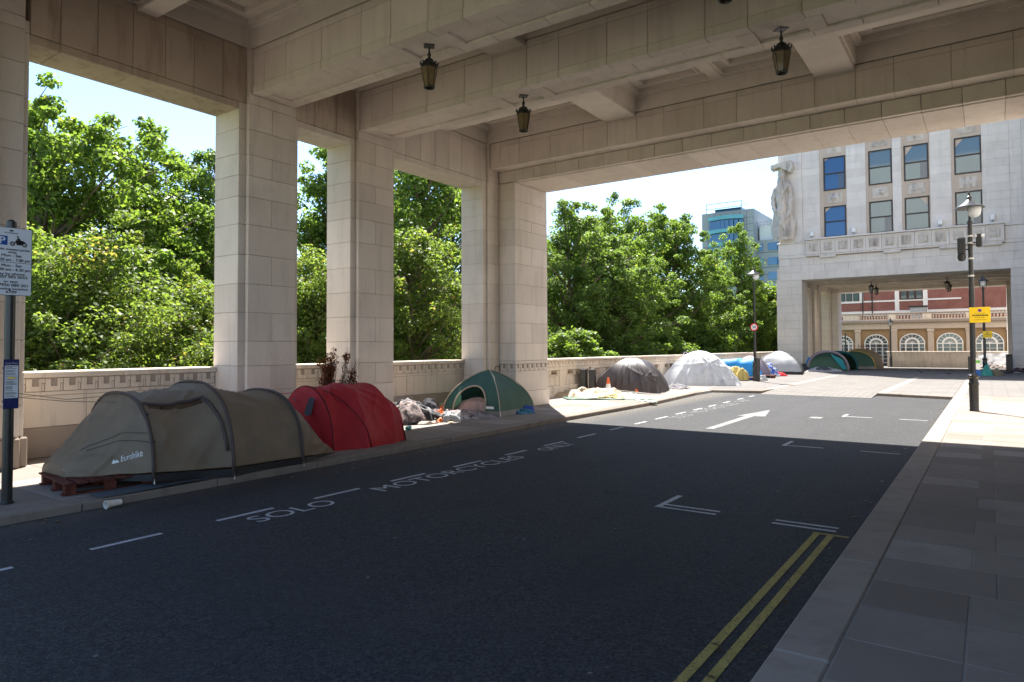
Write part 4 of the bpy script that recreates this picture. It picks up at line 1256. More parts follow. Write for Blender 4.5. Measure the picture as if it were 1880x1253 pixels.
class Tunnel:
    """tunnel tent along local y; stations (y, cx, half width, height, base z)"""
    def __init__(s, stations, pz=.85, sag=.035, tense=.0): s.st = stations; s.pz = pz; s.sag = sag
    crease = 0; cseed = 0; px = .8
    def at(s, seg, t, a, off=0):
        if s.crease:
            g = s.crease; av = a / math.pi
            q1 = float(vnoise(np.array([[(t * 1.3 + av * 4.2) * 2.0 + seg * 3, (t * 1.3 - av * 4.2) * .45, s.cseed + seg]]), 3)[0]); q2 = float(vnoise(np.array([[(t * 1.3 - av * 4.2) * 2.3, (t * 1.3 + av * 4.2) * .5, s.cseed + 7 + seg]]), 4)[0])
            off = off + g * ((1 - abs(q1)) ** 4 + (1 - abs(q2)) ** 4 - .5) * math.sin(math.pi * min(1, max(0, t))) ** .5 * math.sin(a) ** .3
        A, B = s.st[seg], s.st[seg + 1]
        q = [A[i] + (B[i] - A[i]) * t for i in range(5)]
        sg = 1 - s.sag * math.sin(math.pi * t) * (1 if min(A[3], B[3]) > .3 else .6)
        sn, cs = math.sin(a), math.cos(a)
        x = q[1] + (q[2] + off) * sg * math.copysign(abs(cs) ** s.px, cs)
        z = q[4] + (q[3] + off) * sg * max(0, sn) ** s.pz
        return (x, q[0], z)
    def panel(s, seg, skip=None, a0=0, a1=math.pi, nt=14, na=30):
        return MB().grid(lambda u, v: s.at(seg, u, a0 + (a1 - a0) * v), nt, na, skip)
    def hoop(s, seg, t, r, off=.008, n=28):
        return MB().tube([s.at(seg, t, math.pi * i / n, off) for i in range(n + 1)], r, 6)

# --- brown tunnel tent on a pallet
bt = thing('tunnel_tent', 'large brown tunnel tent with white lettering pitched half on a pallet', 'tent', (-8.3, 4.8, G))
BT = Tunnel([(-1.50, -.22, .30, .17, .09), (-.90, -.05, .80, .93, .06), (-.06, .05, .90, 1.09, .0), (.97, .0, .90, .93, .0), (1.80, .28, .26, .05, .01)], .80, .06); BT.crease = .045; BT.cseed = 3
for seg in range(4):
    sk = None
    if seg == 1: sk = lambda u, v: .10 < u < .80 and .285 < v < .325
    pn = wobble(BT.panel(seg, sk, .06, math.pi - .02, 30, 60), .018, 3.2, 20 + seg, zmin=.05).build('flysheet', M['brown_cloth'], bt, rel=True, smooth=True)
    # black mud skirt
    kq = MB().grid(lambda u, v, seg=seg: BT.at(seg, u, .045 * (1 - v) + .0, .012), 10, 2)
    kq.build('skirt', M['black_cloth'], bt, rel=True)
mb = MB(); npt = 24; rg = [BT.at(0, 0, .06 + (math.pi - .08) * i / npt) for i in range(npt + 1)]; mb.add(rg + [(-.22, -1.5, .06)], [(i, i + 1, npt + 1) for i in range(npt)]); mb.build('nose_panel', M['brown_cloth'], bt, rel=True)
for seg, t in ((1, 0), (2, 0), (3, 0)):
    BT.hoop(seg, t, .020, .012).build('hoop_sleeve', M['brown_trim'], bt, rel=True, smooth=True)
    p = BT.at(seg, t, .0, .02); MB().tube([(p[0], p[1], p[2] + .05), (p[0] + .01, p[1], p[2] - .03)], .007, 5).build('pole_end', M['pole_silver'], bt, rel=True)
tp = [BT.at(1, .06 + .76 * i / 12, math.pi * (.333 - .006 * math.sin(i / 12 * 3.14)), .012) for i in range(13)] + [BT.at(1, .82 + .12 * math.sin(i / 10 * 1.57), math.pi * .33 * (1 - i / 10) ** 1.0, .014) for i in range(1, 9)]
MB().tube(tp, .022, 6).build('door_trim', M['brown_trim'], bt, rel=True, smooth=True)
MB().tube([BT.at(0, .25 + .7 * i / 8, math.pi * (.33 - .02 * i), .004) for i in range(9)], .004, 4).build('seam', M['brown_trim'], bt, rel=True)
MB().tube([BT.at(0, .30 + .7 * i / 8, math.pi * (.28 - .02 * i), .004) for i in range(9)], .004, 4).build('seam', M['brown_trim'], bt, rel=True)
for tx, aa in ((.02, .25), (.02, .12)):
    p = BT.at(1, tx, math.pi * aa, .02); MB().lathe([(.0, -.012), (.014, -.008), (.014, .008), (0, .012)], p, 8).build('toggle', M['black_cloth'], bt, rel=True)
def on_tent(TN, seg, t0, t1, a0, a1, off, name, s, m, T, extra=None):
    vs, fs = text_mesh(s, 1, 'LEFT'); a = np.array(vs); lo, hi = a.min(0), a.max(0)
    mb = MB(); mb.add([TN.at(seg, t0 + (t1 - t0) * (p[0] - lo[0]) / (hi[0] - lo[0]), a0 + (a1 - a0) * (p[1] - lo[1]) / (hi[1] - lo[1]), off) for p in a], fs)
    return mb.build(name, m, T, rel=True)
on_tent(BT, 0, .64, .885, .245, .335, .022, 'logo_lettering', 'Eurohike', M['white'], bt)
mb = MB()
for (t0, t1, h) in ((.535, .585, .08), (.56, .625, .055)):
    mb.add([BT.at(0, t0, .245, .022), BT.at(0, t1, .245, .022), BT.at(0, (t0 + t1) / 2, .245 + h, .022)], [(0, 1, 2)])
mb.build('logo_emblem', M['white'], bt, rel=True)

# --- red pop-up tent
rd = thing('pop_up_tent', 'round red pop-up tent with small dark vent flap', 'tent', (-8.45, 7.45, G))
RT = Tunnel([(-.80, -.08, .02, .48, .0), (-.74, -.08, .62, .93, .0), (-.25, .02, .72, .98, .0), (.38, -.02, .72, .95, .0), (.70, .0, .60, .66, .0), (.80, .0, .42, .26, .0)], .88, .05); RT.px = 1.0; RT.crease = .035; RT.cseed = 9
mb = MB(); n = 26
ring_ = [RT.at(1, 0, math.pi * i / n) for i in range(n + 1)]
for k in range(6):
    f0, f1 = k / 6, (k + 1) / 6; c = (-.08, -.84, .40)
    for i in range(n):
        def P_(f, j): q = ring_[j]; return (c[0] + (q[0] - c[0]) * f, c[1] + (q[1] - c[1]) * f - .03 * math.sin(math.pi * f), c[2] + (q[2] - c[2]) * f)
        mb.quad(P_(f0, i), P_(f1, i), P_(f1, i + 1), P_(f0, i + 1))
wobble(mb, .02, 3, 41).build('end_panel', M['red_cloth'], rd, rel=True, smooth=True)
for seg in range(1, 5):
    wobble(RT.panel(seg, None, 0, math.pi, 24, 56), .022, 2.6, 50, zmin=.03).build('flysheet', M['red_cloth'], rd, rel=True, smooth=True)
RT.hoop(1, 0, .010, .006).build('hoop', M['red_dark'], rd, rel=True, smooth=True)
sp = []
for i in range(24):
    f = i / 23; tt = f * 1.15; seg = 1 + int(tt); sp.append(RT.at(seg, tt - int(tt), math.pi * (.52 - .52 * f ** 1.1), .010))
MB().tube(sp, .008, 5).build('seam', M['red_dark'], rd, rel=True, smooth=True)
sp = []
for i in range(24):
    f = i / 23; tt = 2.0 + f * 1.0; tt = min(tt, 2.999); seg = 1 + int(tt); sp.append(RT.at(seg, tt - int(tt), math.pi * (.60 - .60 * f), .010))
MB().tube(sp, .008, 5).build('seam', M['red_dark'], rd, rel=True, smooth=True)
mb = MB(); mb.add([(.12, -.835, .78), (.22, -.82, .77), (.20, -.87, .52), (.10, -.88, .50), (.02, -.86, .54)], [(0, 1, 2, 3, 4)]); mb.build('vent_flap', M['dark_quilt'], rd, rel=True)
mb = MB(); mb.add([(-.28, -.83, .72), (-.22, -.83, .78), (-.20, -.86, .70)], [(0, 1, 2)]); mb.build('vent_flap', M['dark_quilt'], rd, rel=True)

# --- dome tents
class Dome:
    def __init__(s, a, b, h, pr=1.0, pz=.92, sag=.10, apex=(0, 0)): s.a, s.b, s.h, s.pr, s.pz, s.sag, s.apx = a, b, h, pr, pz, sag, apex
    def at(s, side, f, v, off=0):
        cs = [(-s.a, -s.b), (s.a, -s.b), (s.a, s.b), (-s.a, s.b)]
        p, q = cs[side], cs[(side + 1) % 4]
        bx, by = p[0] + (q[0] - p[0]) * f, p[1] + (q[1] - p[1]) * f
        ph = v * math.pi / 2
        k = max(0, math.cos(ph)) ** s.pr
        k *= 1 - s.sag * math.sin(math.pi * f) * math.sin(2 * ph) * .8
        z = s.h * math.sin(ph) ** s.pz
        k2 = k * (1 + off / max(s.a, .1))
        return (s.apx[0] * (1 - k) + bx * k2, s.apx[1] * (1 - k) + by * k2, z + off * math.sin(ph))
    def panel(s, side, skip=None, n=44, m_=36, v0=0):
        return MB().grid(lambda u, v: s.at(side, u, v0 + (1 - v0) * v), n, m_, skip)
    def pole(s, side, r=.011, n=18, v1=1):
        return MB().tube([s.at(side, 0, v1 * i / n, .012) for i in range(n + 1)], r, 6)
def dome_tent(name, label, loc, rz, D, mats, pole_m, skirt_m=None, wob=.02, seed=1, door=None, group=None):
    T = thing(name, label, 'tent', loc, rz, group)
    for side in range(4):
        sk = door if (door and side == 0) else None
        v0 = .07 if skirt_m else 0
        wobble(D.panel(side, sk, v0=v0), wob, 3.0, seed + 0, zmin=.06).build('flysheet', mats[side], T, rel=True, smooth=True)
        if skirt_m: MB().grid(lambda u, v, side=side: D.at(side, u, v * .072, .004), 16, 2).build('skirt', skirt_m, T, rel=True)
        if pole_m: D.pole(side).build('pole', pole_m, T, rel=True, smooth=True)
    return T
# green tent with an open door
GD = Dome(.77, .73, .98, 1.5, 1.0, .05)
def gdoor(u, v):
    p = GD.at(0, u, .07 + .93 * v)
    return ((p[0] + .06) / .43) ** 2 + (max(0, p[2] - .18) / .45) ** 2 < 1
def g_inv(x, z):
    v = math.asin(min(1, (max(z, 0) / GD.h) ** (1 / GD.pz))) / (math.pi / 2); k = max(.05, math.cos(v * math.pi / 2) ** GD.pr); u = .5
    for _ in range(4): kk = k * (1 - GD.sag * math.sin(math.pi * u) * math.sin(v * math.pi) * .8); u = max(0, min(1, (x / (GD.a * kk) + 1) / 2))
    return u, v
gt_ = dome_tent('dome_tent', 'dark green dome tent with open arched doorway and beige trim', (-9.56, 12.70, G), R(3), GD, [M['bottle_cloth'], M['green_cloth'], M['green_cloth'], M['green_cloth']], M['beige_trim'], M['grey_skirt'], .012, 61, gdoor)
dp = [GD.at(0, *g_inv(-.49, .05), .008)] + [GD.at(0, *g_inv(-.06 - .43 * math.cos(math.pi * i / 30), .18 + .45 * math.sin(math.pi * i / 30)), .008) for i in range(31)] + [GD.at(0, *g_inv(.37, .05), .008)]
MB().tube(dp, .020, 6).build('door_trim', M['beige_trim'], gt_, rel=True, smooth=True)
MB().tube([GD.at(1, 0, .98, .02), GD.at(1, 0, .6, .05), GD.at(1, .0, 0, .05)], .010, 6).build('pole_sleeve', M['pole_silver'], gt_, rel=True)
mb = MB(); mb.add([GD.at(0, .76, .10, .012), GD.at(0, .90, .10, .012), GD.at(0, .895, .135, .012), GD.at(0, .765, .135, .012)], [(0, 1, 2, 3)]); mb.build('label', M['white'], gt_, rel=True)
on_d = text_mesh('outdoor', 1, 'LEFT')

def blob(name, label, cat, loc, rx, ry, h, m, seed, freq=3.0, amp=.5, rz=0, group=None, n=40, flat=1.6, edge=.16):
    """crumpled heap of cloth: uneven outline, folds, thin hem"""
    T = None
    mb = MB(); V = []
    cs, sn = math.cos(rz), math.sin(rz)
    pts = []
    for i in range(n + 1):
        for j in range(n + 1):
            u, v = i / n * 2 - 1, j / n * 2 - 1
            # square to disc
            x = u * math.sqrt(max(0, 1 - v * v / 2)); y = v * math.sqrt(max(0, 1 - u * u / 2))
            pts.append((x, y))
    P = np.array(pts); r = np.hypot(P[:, 0], P[:, 1]); th = np.arctan2(P[:, 1], P[:, 0])
    out = 1 + edge * 2 * vnoise(np.stack([np.cos(th) * 1.7, np.sin(th) * 1.7, np.full_like(th, seed)], 1), seed)
    base = np.clip(1 - r ** flat, 0, 1)
    q = np.stack([P[:, 0] * freq * rx, P[:, 1] * freq * ry, np.full_like(th, seed * 3.1)], 1)
    f1 = 1 - np.abs(vnoise(q, seed + 1)); f2 = 1 - np.abs(vnoise(q * 2.3 + 9, seed + 2)); f3 = vnoise(q * .6, seed + 3)
    f4 = 1 - np.abs(vnoise(q * 4.1 + 3, seed + 8))
    hh = h * (base * (1 - amp) + amp * np.sqrt(base) * (.60 * f1 ** 3 + .30 * f2 ** 3 + .16 * f4 ** 3 + .35 * (f3 * .5 + .5)))
    hh = np.maximum(hh, .008 + .012 * f2)
    X = P[:, 0] * rx * out + .06 * vnoise(q * 1.4 + 5, seed + 6); Yv = P[:, 1] * ry * out + .06 * vnoise(q * 1.4 + 8, seed + 7)
    hh = np.where(r > .985, .002, hh)
    vs = np.stack([X * cs - Yv * sn, X * sn + Yv * cs, hh], 1)
    fs = [(i * (n + 1) + j, (i + 1) * (n + 1) + j, (i + 1) * (n + 1) + j + 1, i * (n + 1) + j + 1) for i in range(n) for j in range(n)]
    mb.add(vs, fs)
    o = mb.build(name, m, None, smooth=True); o.location = loc
    return tag(o, label, cat, group)

def sheet(name, label, cat, loc, m, w, l, seed, amp=.06, rz=0, tilt=0, group=None, n=20):
    """thin rumpled sheet"""
    mb = MB().grid(lambda u, v: ((u - .5) * w, (v - .5) * l, 0), n, n)
    a = np.array(mb.v); q = np.stack([a[:, 0] * 3, a[:, 1] * 3, np.full(len(a), seed * 1.3)], 1)
    a[:, 2] = amp * (1 - np.abs(vnoise(q, seed))) ** 2 + amp * .4 * vnoise(q * 2.4, seed + 2) + amp * .5
    a[:, 2] = np.maximum(a[:, 2], .006); a[:, 0] += .10 * vnoise(q * .8, seed + 4); a[:, 1] += .10 * vnoise(q * .8, seed + 5)
    mb.v = [tuple(p) for p in a]
    o = mb.build(name, m, None, smooth=True); o.location = loc; o.rotation_euler = (tilt, 0, rz)
    return tag(o, label, cat, group)

blob('blanket', 'pink blanket humped inside the doorway of the green tent', 'blanket', (-9.72, 12.42, G + .01), .50, .36, .42, M['pink_blanket'], 71, 2.5, .3, .2, flat=2.4)
GB = 'heap of bedding and clothes before the green tent'
blob('quilt', 'dark crumpled quilt heaped highest beside the red tent', 'quilt', (-9.72, 10.25, G), .62, .45, .54, M['camo_quilt'], 81, 2.8, .6, .3, GB)
blob('blanket', 'pale grey blanket tangled over the dark quilt', 'blanket', (-9.62, 10.05, G + .05), .50, .40, .40, M['striped_throw'], 84, 3.2, .6, 1.1, GB)
blob('blanket', 'white and grey blanket bundle at the foot of the quilt heap', 'blanket', (-9.15, 10.75, G), .26, .22, .24, M['pale_cloth'], 86, 7, .7, .5, GB)
blob('blanket', 'pinkish blanket trailing out of the green tent door', 'blanket', (-9.55, 11.55, G), .60, .48, .18, M['striped_throw'], 88, 3.5, .7, .4, GB)
blob('jacket', 'dark jacket spread on the bedding heap beside the doorway', 'jacket', (-9.75, 11.1, G), .42, .36, .22, M['dark_quilt'], 90, 6, .7, 1.9, GB)
blob('scarf', 'orange cloth tangled in the bedding heap', 'cloth', (-9.50, 10.78, G), .22, .20, .27, M['orange_rag'], 92, 8, .7, .9, GB)
blob('cloth', 'small orange rag at the edge of the bedding heap', 'cloth', (-9.20, 10.50, G), .12, .10, .12, M['orange_rag'], 93, 9, .7, .1, GB)
blob('cardigan', 'black clothing bundle at the near foot of the bedding heap', 'clothes', (-9.42, 10.35, G), .30, .22, .16, M['black_cloth'], 94, 7, .7, .7, GB)
blob('rag', 'crumpled grey rug end beside the green tent skirt', 'rug', (-9.05, 11.62, G), .42, .22, .09, M['grey_blanket'], 96, 6, .6, .3, GB)
blob('towel', 'white towel lying behind the red tent', 'towel', (-9.85, 9.62, G), .30, .36, .30, M['pale_cloth'], 97, 6, .7, .3, GB)
blob('jumper', 'grey jumper lying between quilt heap and doorway', 'jumper', (-9.35, 11.0, G), .30, .24, .14, M['grey_blanket'], 301, 7, .8, .4, GB)
blob('sheet', 'white sheet crumpled along the front of the bedding heap', 'sheet', (-9.30, 11.25, G), .34, .14, .12, M['pale_cloth'], 303, 8, .8, .3, GB)
blob('sleeping_bag', 'dark sleeping bag at the back of the bedding heap', 'sleeping bag', (-10.2, 10.55, G), .45, .55, .40, M['dark_quilt'], 305, 3, .6, .2, GB)
blob('cloth', 'black and white cloth at the near corner of the bedding heap', 'cloth', (-9.45, 9.85, G), .26, .22, .20, M['camo_quilt'], 307, 4, .6, .9, GB)
bxo = thing('cardboard_box', 'small open cardboard box behind the bedding heap', 'box', (-10.35, 9.95, G), R(20))
for a_ in range(4):
    c_, s_ = math.cos(a_ * math.pi / 2), math.sin(a_ * math.pi / 2); mb = MB().box(-.20, .20, .194, .200, 0, .26); mb.v = [(x * c_ - y_ * s_, x * s_ + y_ * c_, z) for x, y_, z in mb.v]; mb.build('side', M['tan'], bxo, rel=True)
    mb = MB().add([(-.19, .199, .26), (.19, .199, .26), (.18, .31, .20), (-.18, .31, .20)], [(0, 1, 2, 3)]); mb.v = [(x * c_ - y_ * s_, x * s_ + y_ * c_, z) for x, y_, z in mb.v]; mb.build('flap', M['tan'], bxo, rel=True)
blob('carrier_bag', 'white carrier bag among the bedding near the orange cloth', 'bag', (-9.05, 10.95, G), .17, .15, .22, M['pale_cloth'], 311, 5, .5, .4, GB)
blob('rucksack', 'grey rucksack slumped between bedding heap and parapet', 'rucksack', (-10.25, 11.35, G), .24, .20, .38, M['dark_quilt'], 313, 4, .4, .2, GB, flat=3)
blob('cloth', 'brown cloth lying in front of the quilt heap', 'cloth', (-9.28, 10.12, G), .30, .20, .13, fabric('brown_rag', (.16, .11, .08), trans=0, wr=8), 315, 6, .7, .6, GB)
def shoe(label, loc, rz, m, L=.27):
    T = thing('slipper', label, 'slipper', loc, rz, 'loose footwear on the pavement')
    def sole(u, v):
        y = (u - .5) * L; w = .045 + .012 * math.sin(u * 5.5) ; return ((v - .5) * 2 * w * (1 - .7 * abs(u - .5) ** 3 * 4), y, .012 + .01 * math.sin(v * 3.14))
    mb = MB().grid(sole, 12, 6); o = [(x, y, 0) for x, y, z in mb.v]; n = len(mb.v)
    mb.add(o, [tuple(f[::-1]) for f in mb.f]); mb.build('sole', m, T, rel=True, smooth=True)
    MB().grid(lambda u, v: ((v - .5) * .10 * math.cos((v - .5) * 1.2), .01 + u * .11, .012 + .055 * math.sin(v * math.pi) * (1 - .4 * u)), 6, 10).build('upper', m, T, rel=True, smooth=True)
    return T
shoe('pale slipper nearest the red tent', (-9.32, 9.95, G), 1.2, M['cream_cloth']); shoe('second pale slipper beside the quilt', (-9.35, 10.22, G), 1.4, M['cream_cloth'])
shoe('tan sandal at the edge of the sunlit paving', (-8.93, 10.58, G), .7, M['tan'], .30)
shoe('white slipper beside the grey rug', (-8.98, 11.3, G), 1.3, M['cream_cloth'])
ct_ = thing('drink_can', 'teal drink can lying on the paving beside the red tent', 'can', (-8.80, 9.22, G + .035), .3)
mb = MB().lathe([(.0, -.085), (.026, -.085), (.034, -.072), (.034, .068), (.027, .08), (0, .08)], (0, 0, 0), 14); mb.v = [(x, z, y) for x, y, z in mb.v]; mb.build('body', plain('teal_can', (.05, .30, .30), .3, .3), ct_, rel=True, auto=40)
bo = thing('bottle', 'small orange bottle with green cap beside the green tent', 'bottle', (-10.18, 11.72, G))
MB().lathe([(.0, 0), (.042, 0), (.045, .02), (.045, .15), (.018, .20), (.018, .22), (0, .22)], (0, 0, 0), 14).build('body', plain('orange_bottle', (.65, .15, .06), .25), bo, rel=True, auto=45)
MB().lathe([(.0, .218), (.02, .218), (.02, .25), (0, .25)], (0, 0, 0), 10).build('cap', plain('green_cap', (.02, .18, .06), .4), bo, rel=True, auto=40)
cb = MB().box(-.01, .01, -.42, .42, 0, .46); o = cb.build('cardboard_sheet', M['cardboard'], None); o.location = (-10.66, 11.1, G); o.rotation_euler = (0, R(-20), R(6)); tag(o, 'grey board leaning on the parapet behind the bedding', 'board')
blob('bag', 'blue bag beside the green tent', 'bag', (-8.86, 13.16, G), .20, .18, .27, M['blue_bag'], 101, 6, .5, .3)
blob('cloth', 'teal rags spilling from the blue bag', 'cloth', (-8.78, 12.92, G), .34, .20, .13, M['teal_rag'], 103, 9, .8, .6)
rk = thing('folding_frame', 'thin dark metal frame standing between green tent and pier', 'frame', (-9.9, 13.45, G))
MB().tube([(0, -.06, 0), (0, -.06, 1.0), (0, -.03, 1.04), (0, .10, 1.04), (0, .13, 1.0), (0, .13, 0)], .010, 6).build('tube', M['pole_dark'], rk, rel=True, smooth=True)

# --- pallet, mat, cup, bicycle wheel, ropes, shrub
pa = thing('pallet', 'dark red wooden pallet under the nose of the brown tent', 'pallet', (-8.23, 3.62, G), R(-8))
for i in range(7): MB().cbox(-.5, .5, -.44 + i * .125, -.44 + i * .125 + .10, .112, .130, .003).build('top_board', M['wood'], pa, rel=True)
for x in (-.47, 0, .38):
    for yv in (-.42, -.04, .34): MB().cbox(x, x + .09, yv, yv + .10, .018, .112, .003).build('block', M['wood'], pa, rel=True)
for x in (-.47, 0, .38): MB().cbox(x, x + .09, -.44, .46, .001, .018, .002).build('bottom_board', M['wood'], pa, rel=True)
mt = MB().grid(lambda u, v: (-7.70 + u * .32 + .02 * v, 3.30 + v * 1.15, G + .012 + .02 * max(0, math.sin(u * 5 + v * 4)) * v), 8, 14); tag(mt.build('ground_mat', fabric('slate_mat', (.07, .085, .10), trans=0), None, smooth=True), 'slate grey mat sticking out under the brown tent', 'mat')
cu = thing('paper_cup', 'white paper cup lying in the gutter', 'cup', (-7.27, 3.36, .043), R(8))
mb = MB().lathe([(.0, -.075), (.030, -.075), (.030, -.07), (.040, .07), (.0425, .073), (.0425, .08), (.036, .08), (.028, -.06), (0, -.06)], (0, 0, 0), 18); mb.v = [(x, -z, y) for x, y, z in mb.v]; mb.build('body', M['cup'], cu, rel=True, auto=40)
bw = thing('bicycle_wheel', 'black bicycle wheel half hidden between brown and red tents', 'wheel', (-8.95, 6.55, G + .33), R(70))
MB().tube([(.31 * math.cos(q), 0, .31 * math.sin(q)) for q in np.linspace(0, 2 * math.pi, 41)], .018, 8, False).build('tyre', M['black_cloth'], bw, rel=True, smooth=True)
MB().tube([(.285 * math.cos(q), 0, .285 * math.sin(q)) for q in np.linspace(0, 2 * math.pi, 41)], .008, 6, False).build('rim', M['pole_silver'], bw, rel=True, smooth=True)
for k in range(12): MB().tube([(0, .02 * (-1) ** k, 0), (.28 * math.cos(k * .5236), 0, .28 * math.sin(k * .5236))], .0015, 3).build('spoke', M['pole_silver'], bw, rel=True)
MB().tube([(0, -.04, 0), (0, .04, 0)], .016, 8).build('hub', M['pole_silver'], bw, rel=True)
M['rope'] = plain('guy_rope', (.30, .24, .17), .8); M['rope_red'] = plain('red_rope', (.55, .10, .08), .8)
def rope(label, pts, m, r=.004): tag(MB().tube(pts, r, 5).build('guy_rope', m), label, 'rope', 'guy ropes of the tents')
rope('upper guy rope from the sign pole to the brown tent', [(-7.93, 2.70, 1.17), (-8.1, 3.25, 1.06), (-8.35, 3.88, 1.06)], M['rope'])
rope('lower guy rope from the sign pole to the brown tent', [(-7.93, 2.70, 1.13), (-8.1, 3.25, 1.04), (-8.28, 3.88, .98)], M['rope'])
rope('red rope between brown tent and red tent', [(-8.4, 5.82, 1.0), (-8.6, 6.2, .93), (-8.6, 6.72, .92)], M['rope_red'], .006)
rope('guy rope at the left corner of the green tent', [(-10.2, 12.0, .5), (-10.3, 11.7, G)], M['rope'])

ds = thing('dead_shrub', 'dead shrub with reddish brown leaves behind the red tent', 'shrub', (-9.55, 8.0, G))
pot = MB().lathe([(.0, 0), (.13, 0), (.17, .26), (.18, .26), (.18, .30), (0, .30)], (0, 0, 0), 18).build('pot', plain('clay_pot', (.30, .14, .08), .8, 0, .2), ds, rel=True, auto=40)
st_ = MB(); tips = []
rs_ = random.Random(5)
for k in range(38):
    side = k > 20
    bx = .30 if side else -.04
    x, yv = (bx * .4 + rs_.uniform(-.03, .03), rs_.uniform(-.05, .05))
    tx, ty, tz = bx + rs_.uniform(-.16, .16) * (.6 if side else .9), rs_.uniform(-.12, .16) + (.25 if side else 0), rs_.uniform(1.0, 1.52) - (.05 if side else 0)
    mid = (x + (tx - x) * .45 + rs_.uniform(-.04, .04), yv + (ty - yv) * .4, tz * .55)
    st_.tube([(x, yv, .25), mid, (tx, ty, tz)], [.011, .007, .002], 4)
    for _ in range(4):
        f = rs_.uniform(.3, .95); b0 = tuple(mid[i] + ((tx, ty, tz)[i] - mid[i]) * f for i in range(3)); e = (b0[0] + rs_.uniform(-.06, .06), b0[1] + rs_.uniform(-.06, .06), b0[2] + rs_.uniform(.06, .20))
        st_.tube([b0, e], [.004, .0015], 3); tips.append((b0, e, side))
st_.build('stem', plain('dry_stem', (.13, .075, .055), .9), ds, rel=True)
cen = []
for b0, e, side in tips:
    if rs_.random() < (.8 if side else .45): continue
    for f in (.1, .5, .9): cen.append([b0[i] + (e[i] - b0[i]) * f - (.05 if i == 2 else 0) for i in range(3)])
V, tone = leaf_cloud(cen, [.07] * len(cen), 11, .042, 77)
M['dead_leaf'] = leaf_mat('dead_leaves', (.09, .03, .018), (.20, .075, .045), (.30, .14, .08))
new_obj('foliage', quads_mesh('dead_foliage', V, tone, M['dead_leaf']), ds)

# --- the far row of tents
class Tarp(Dome):
    star = None
    def __init__(s, a, b, h, seed, flare=.12, fold=.09, **k): Dome.__init__(s, a, b, h, **k); s.seed = seed; s.flare = flare; s.fold = fold
    def at(s, side, f, v, off=0):
        p = Dome.at(s, side, f, v, off); th = math.atan2(p[1], p[0]); hem = max(0, 1 - v * 2.0)
        w = (1 - abs(math.sin(th * 3.5 + s.seed + .8 * math.sin(th * 2 + s.seed)))) ** 3 + .7 * (1 - abs(math.sin(th * 6.5 + s.seed * 2 + v * .6))) ** 4
        k = 1 + s.flare * hem ** 2 * (1 + .7 * math.sin(th * 3 + s.seed * 1.7)) + s.fold * (w - .3) * (.35 + .65 * (1 - v)) * (1 - v ** 3)
        z = p[2]
        if s.star:
            for (sa, sz, amp, nn) in s.star:
                da = (th - sa + math.pi) % (2 * math.pi) - math.pi; dx = da * .8; dz = z - sz; r_ = math.hypot(dx, dz); an = math.atan2(dz, dx)
                k += amp * ((1 - abs(math.sin(an * nn / 2 + s.seed))) ** 4 - .35) * math.exp(-r_ / .45) * min(1, r_ / .08)
        return (p[0] * k, p[1] * k, max(.004, z - .02 * hem))
def tarp_tent(label, loc, rz, D, m, seed, wob):
    T = thing('tarpaulin_tent', label, 'tent', loc, rz)
    mb = MB()
    for side in range(4): 
        q = D.panel(side, n=60, m_=48); mb.add(q.v, q.f)
    wobble(mb, wob, 1.8, seed, zmin=.05)
    mb.build('tarpaulin', m, T, rel=True, smooth=True)
    return T
DKT = Tarp(.98, .92, 1.14, 3.1, .05, .085, pr=1.15, pz=.95, sag=.02); DKT.star = [(-.9, .55, .10, 7)]
dk = tarp_tent('dark plum tarpaulin draped over a dome tent beside the balustrade', (-9.86, 21.15, G), R(12), DKT, M['plum_tarp'], 121, .03)
MB().tube([(.3, -.95, .12), (.36, -1.0, .03)], .05, 6).build('orange_tie', M['orange_rag'], dk, rel=True)
WTT = Tarp(1.22, 1.15, 1.34, 1.4, .16, .10, pr=1.2, pz=.95, sag=.03); WTT.star = [(-1.15, .85, .16, 7), (-.5, .3, .08, 5)]
wt = tarp_tent('white tarpaulin draped over a dome tent', (-9.62, 26.9, G), R(18), WTT, M['white_tarp'], 131, .03)
MB().tube([(.9, -1.2, .02), (.86, -1.15, .16), (.9, -1.16, .26)], [.04, .06, .02], 6).build('blue_tie', M['blue_cloth'], wt, rel=True)
blob('clothes_pile', 'small grey clothes pile between dark and white tarpaulin tents', 'clothes', (-9.10, 23.3, G), .45, .32, .22, M['grey_blanket'], 141, 6, .6, .2)
# collapsed tent
blob('collapsed_tent', 'collapsed cream and green tent lying flat by the end pier', 'tent', (-9.85, 18.35, G), 1.10, .95, .30, M['cream_cloth'], 151, 2.6, .75, .4, flat=2.2)
sheet('tent_sheet', 'dark green groundsheet under the collapsed tent', 'groundsheet', (-9.55, 17.75, G), M['green_cloth'], 1.7, 1.2, 153, .035, R(35))
blob('tent_sheet', 'sage green flysheet trailing towards the kerb', 'cloth', (-8.75, 18.35, G), 1.05, .40, .16, M['sage_cloth'], 155, 5, .8, R(-32))
blob('cloth', 'sage and white rag hanging over the kerb', 'cloth', (-7.72, 17.45, G), .38, .16, .10, M['sage_cloth'], 157, 8, .8, R(-25))
blob('cloth', 'orange and cream cloth on the end of the collapsed tent', 'cloth', (-9.02, 17.75, G + .02), .36, .22, .17, M['yellow_cloth'], 158, 7, .7, .5)
for i, (a, b) in enumerate((((-10.6, 17.9, .30), (-8.2, 19.9, .12)), ((-10.2, 18.9, .32), (-8.6, 20.1, .1)))):
    tag(MB().tube([a, b], .010, 6).build('tent_pole', M['pole_silver']), ('long' if i == 0 else 'short') + ' silver tent pole across the collapsed tent', 'pole', 'loose tent poles')
sc_ = thing('suitcase', 'upright black suitcase against the balustrade', 'suitcase', (-10.52, 19.35, G), R(20))
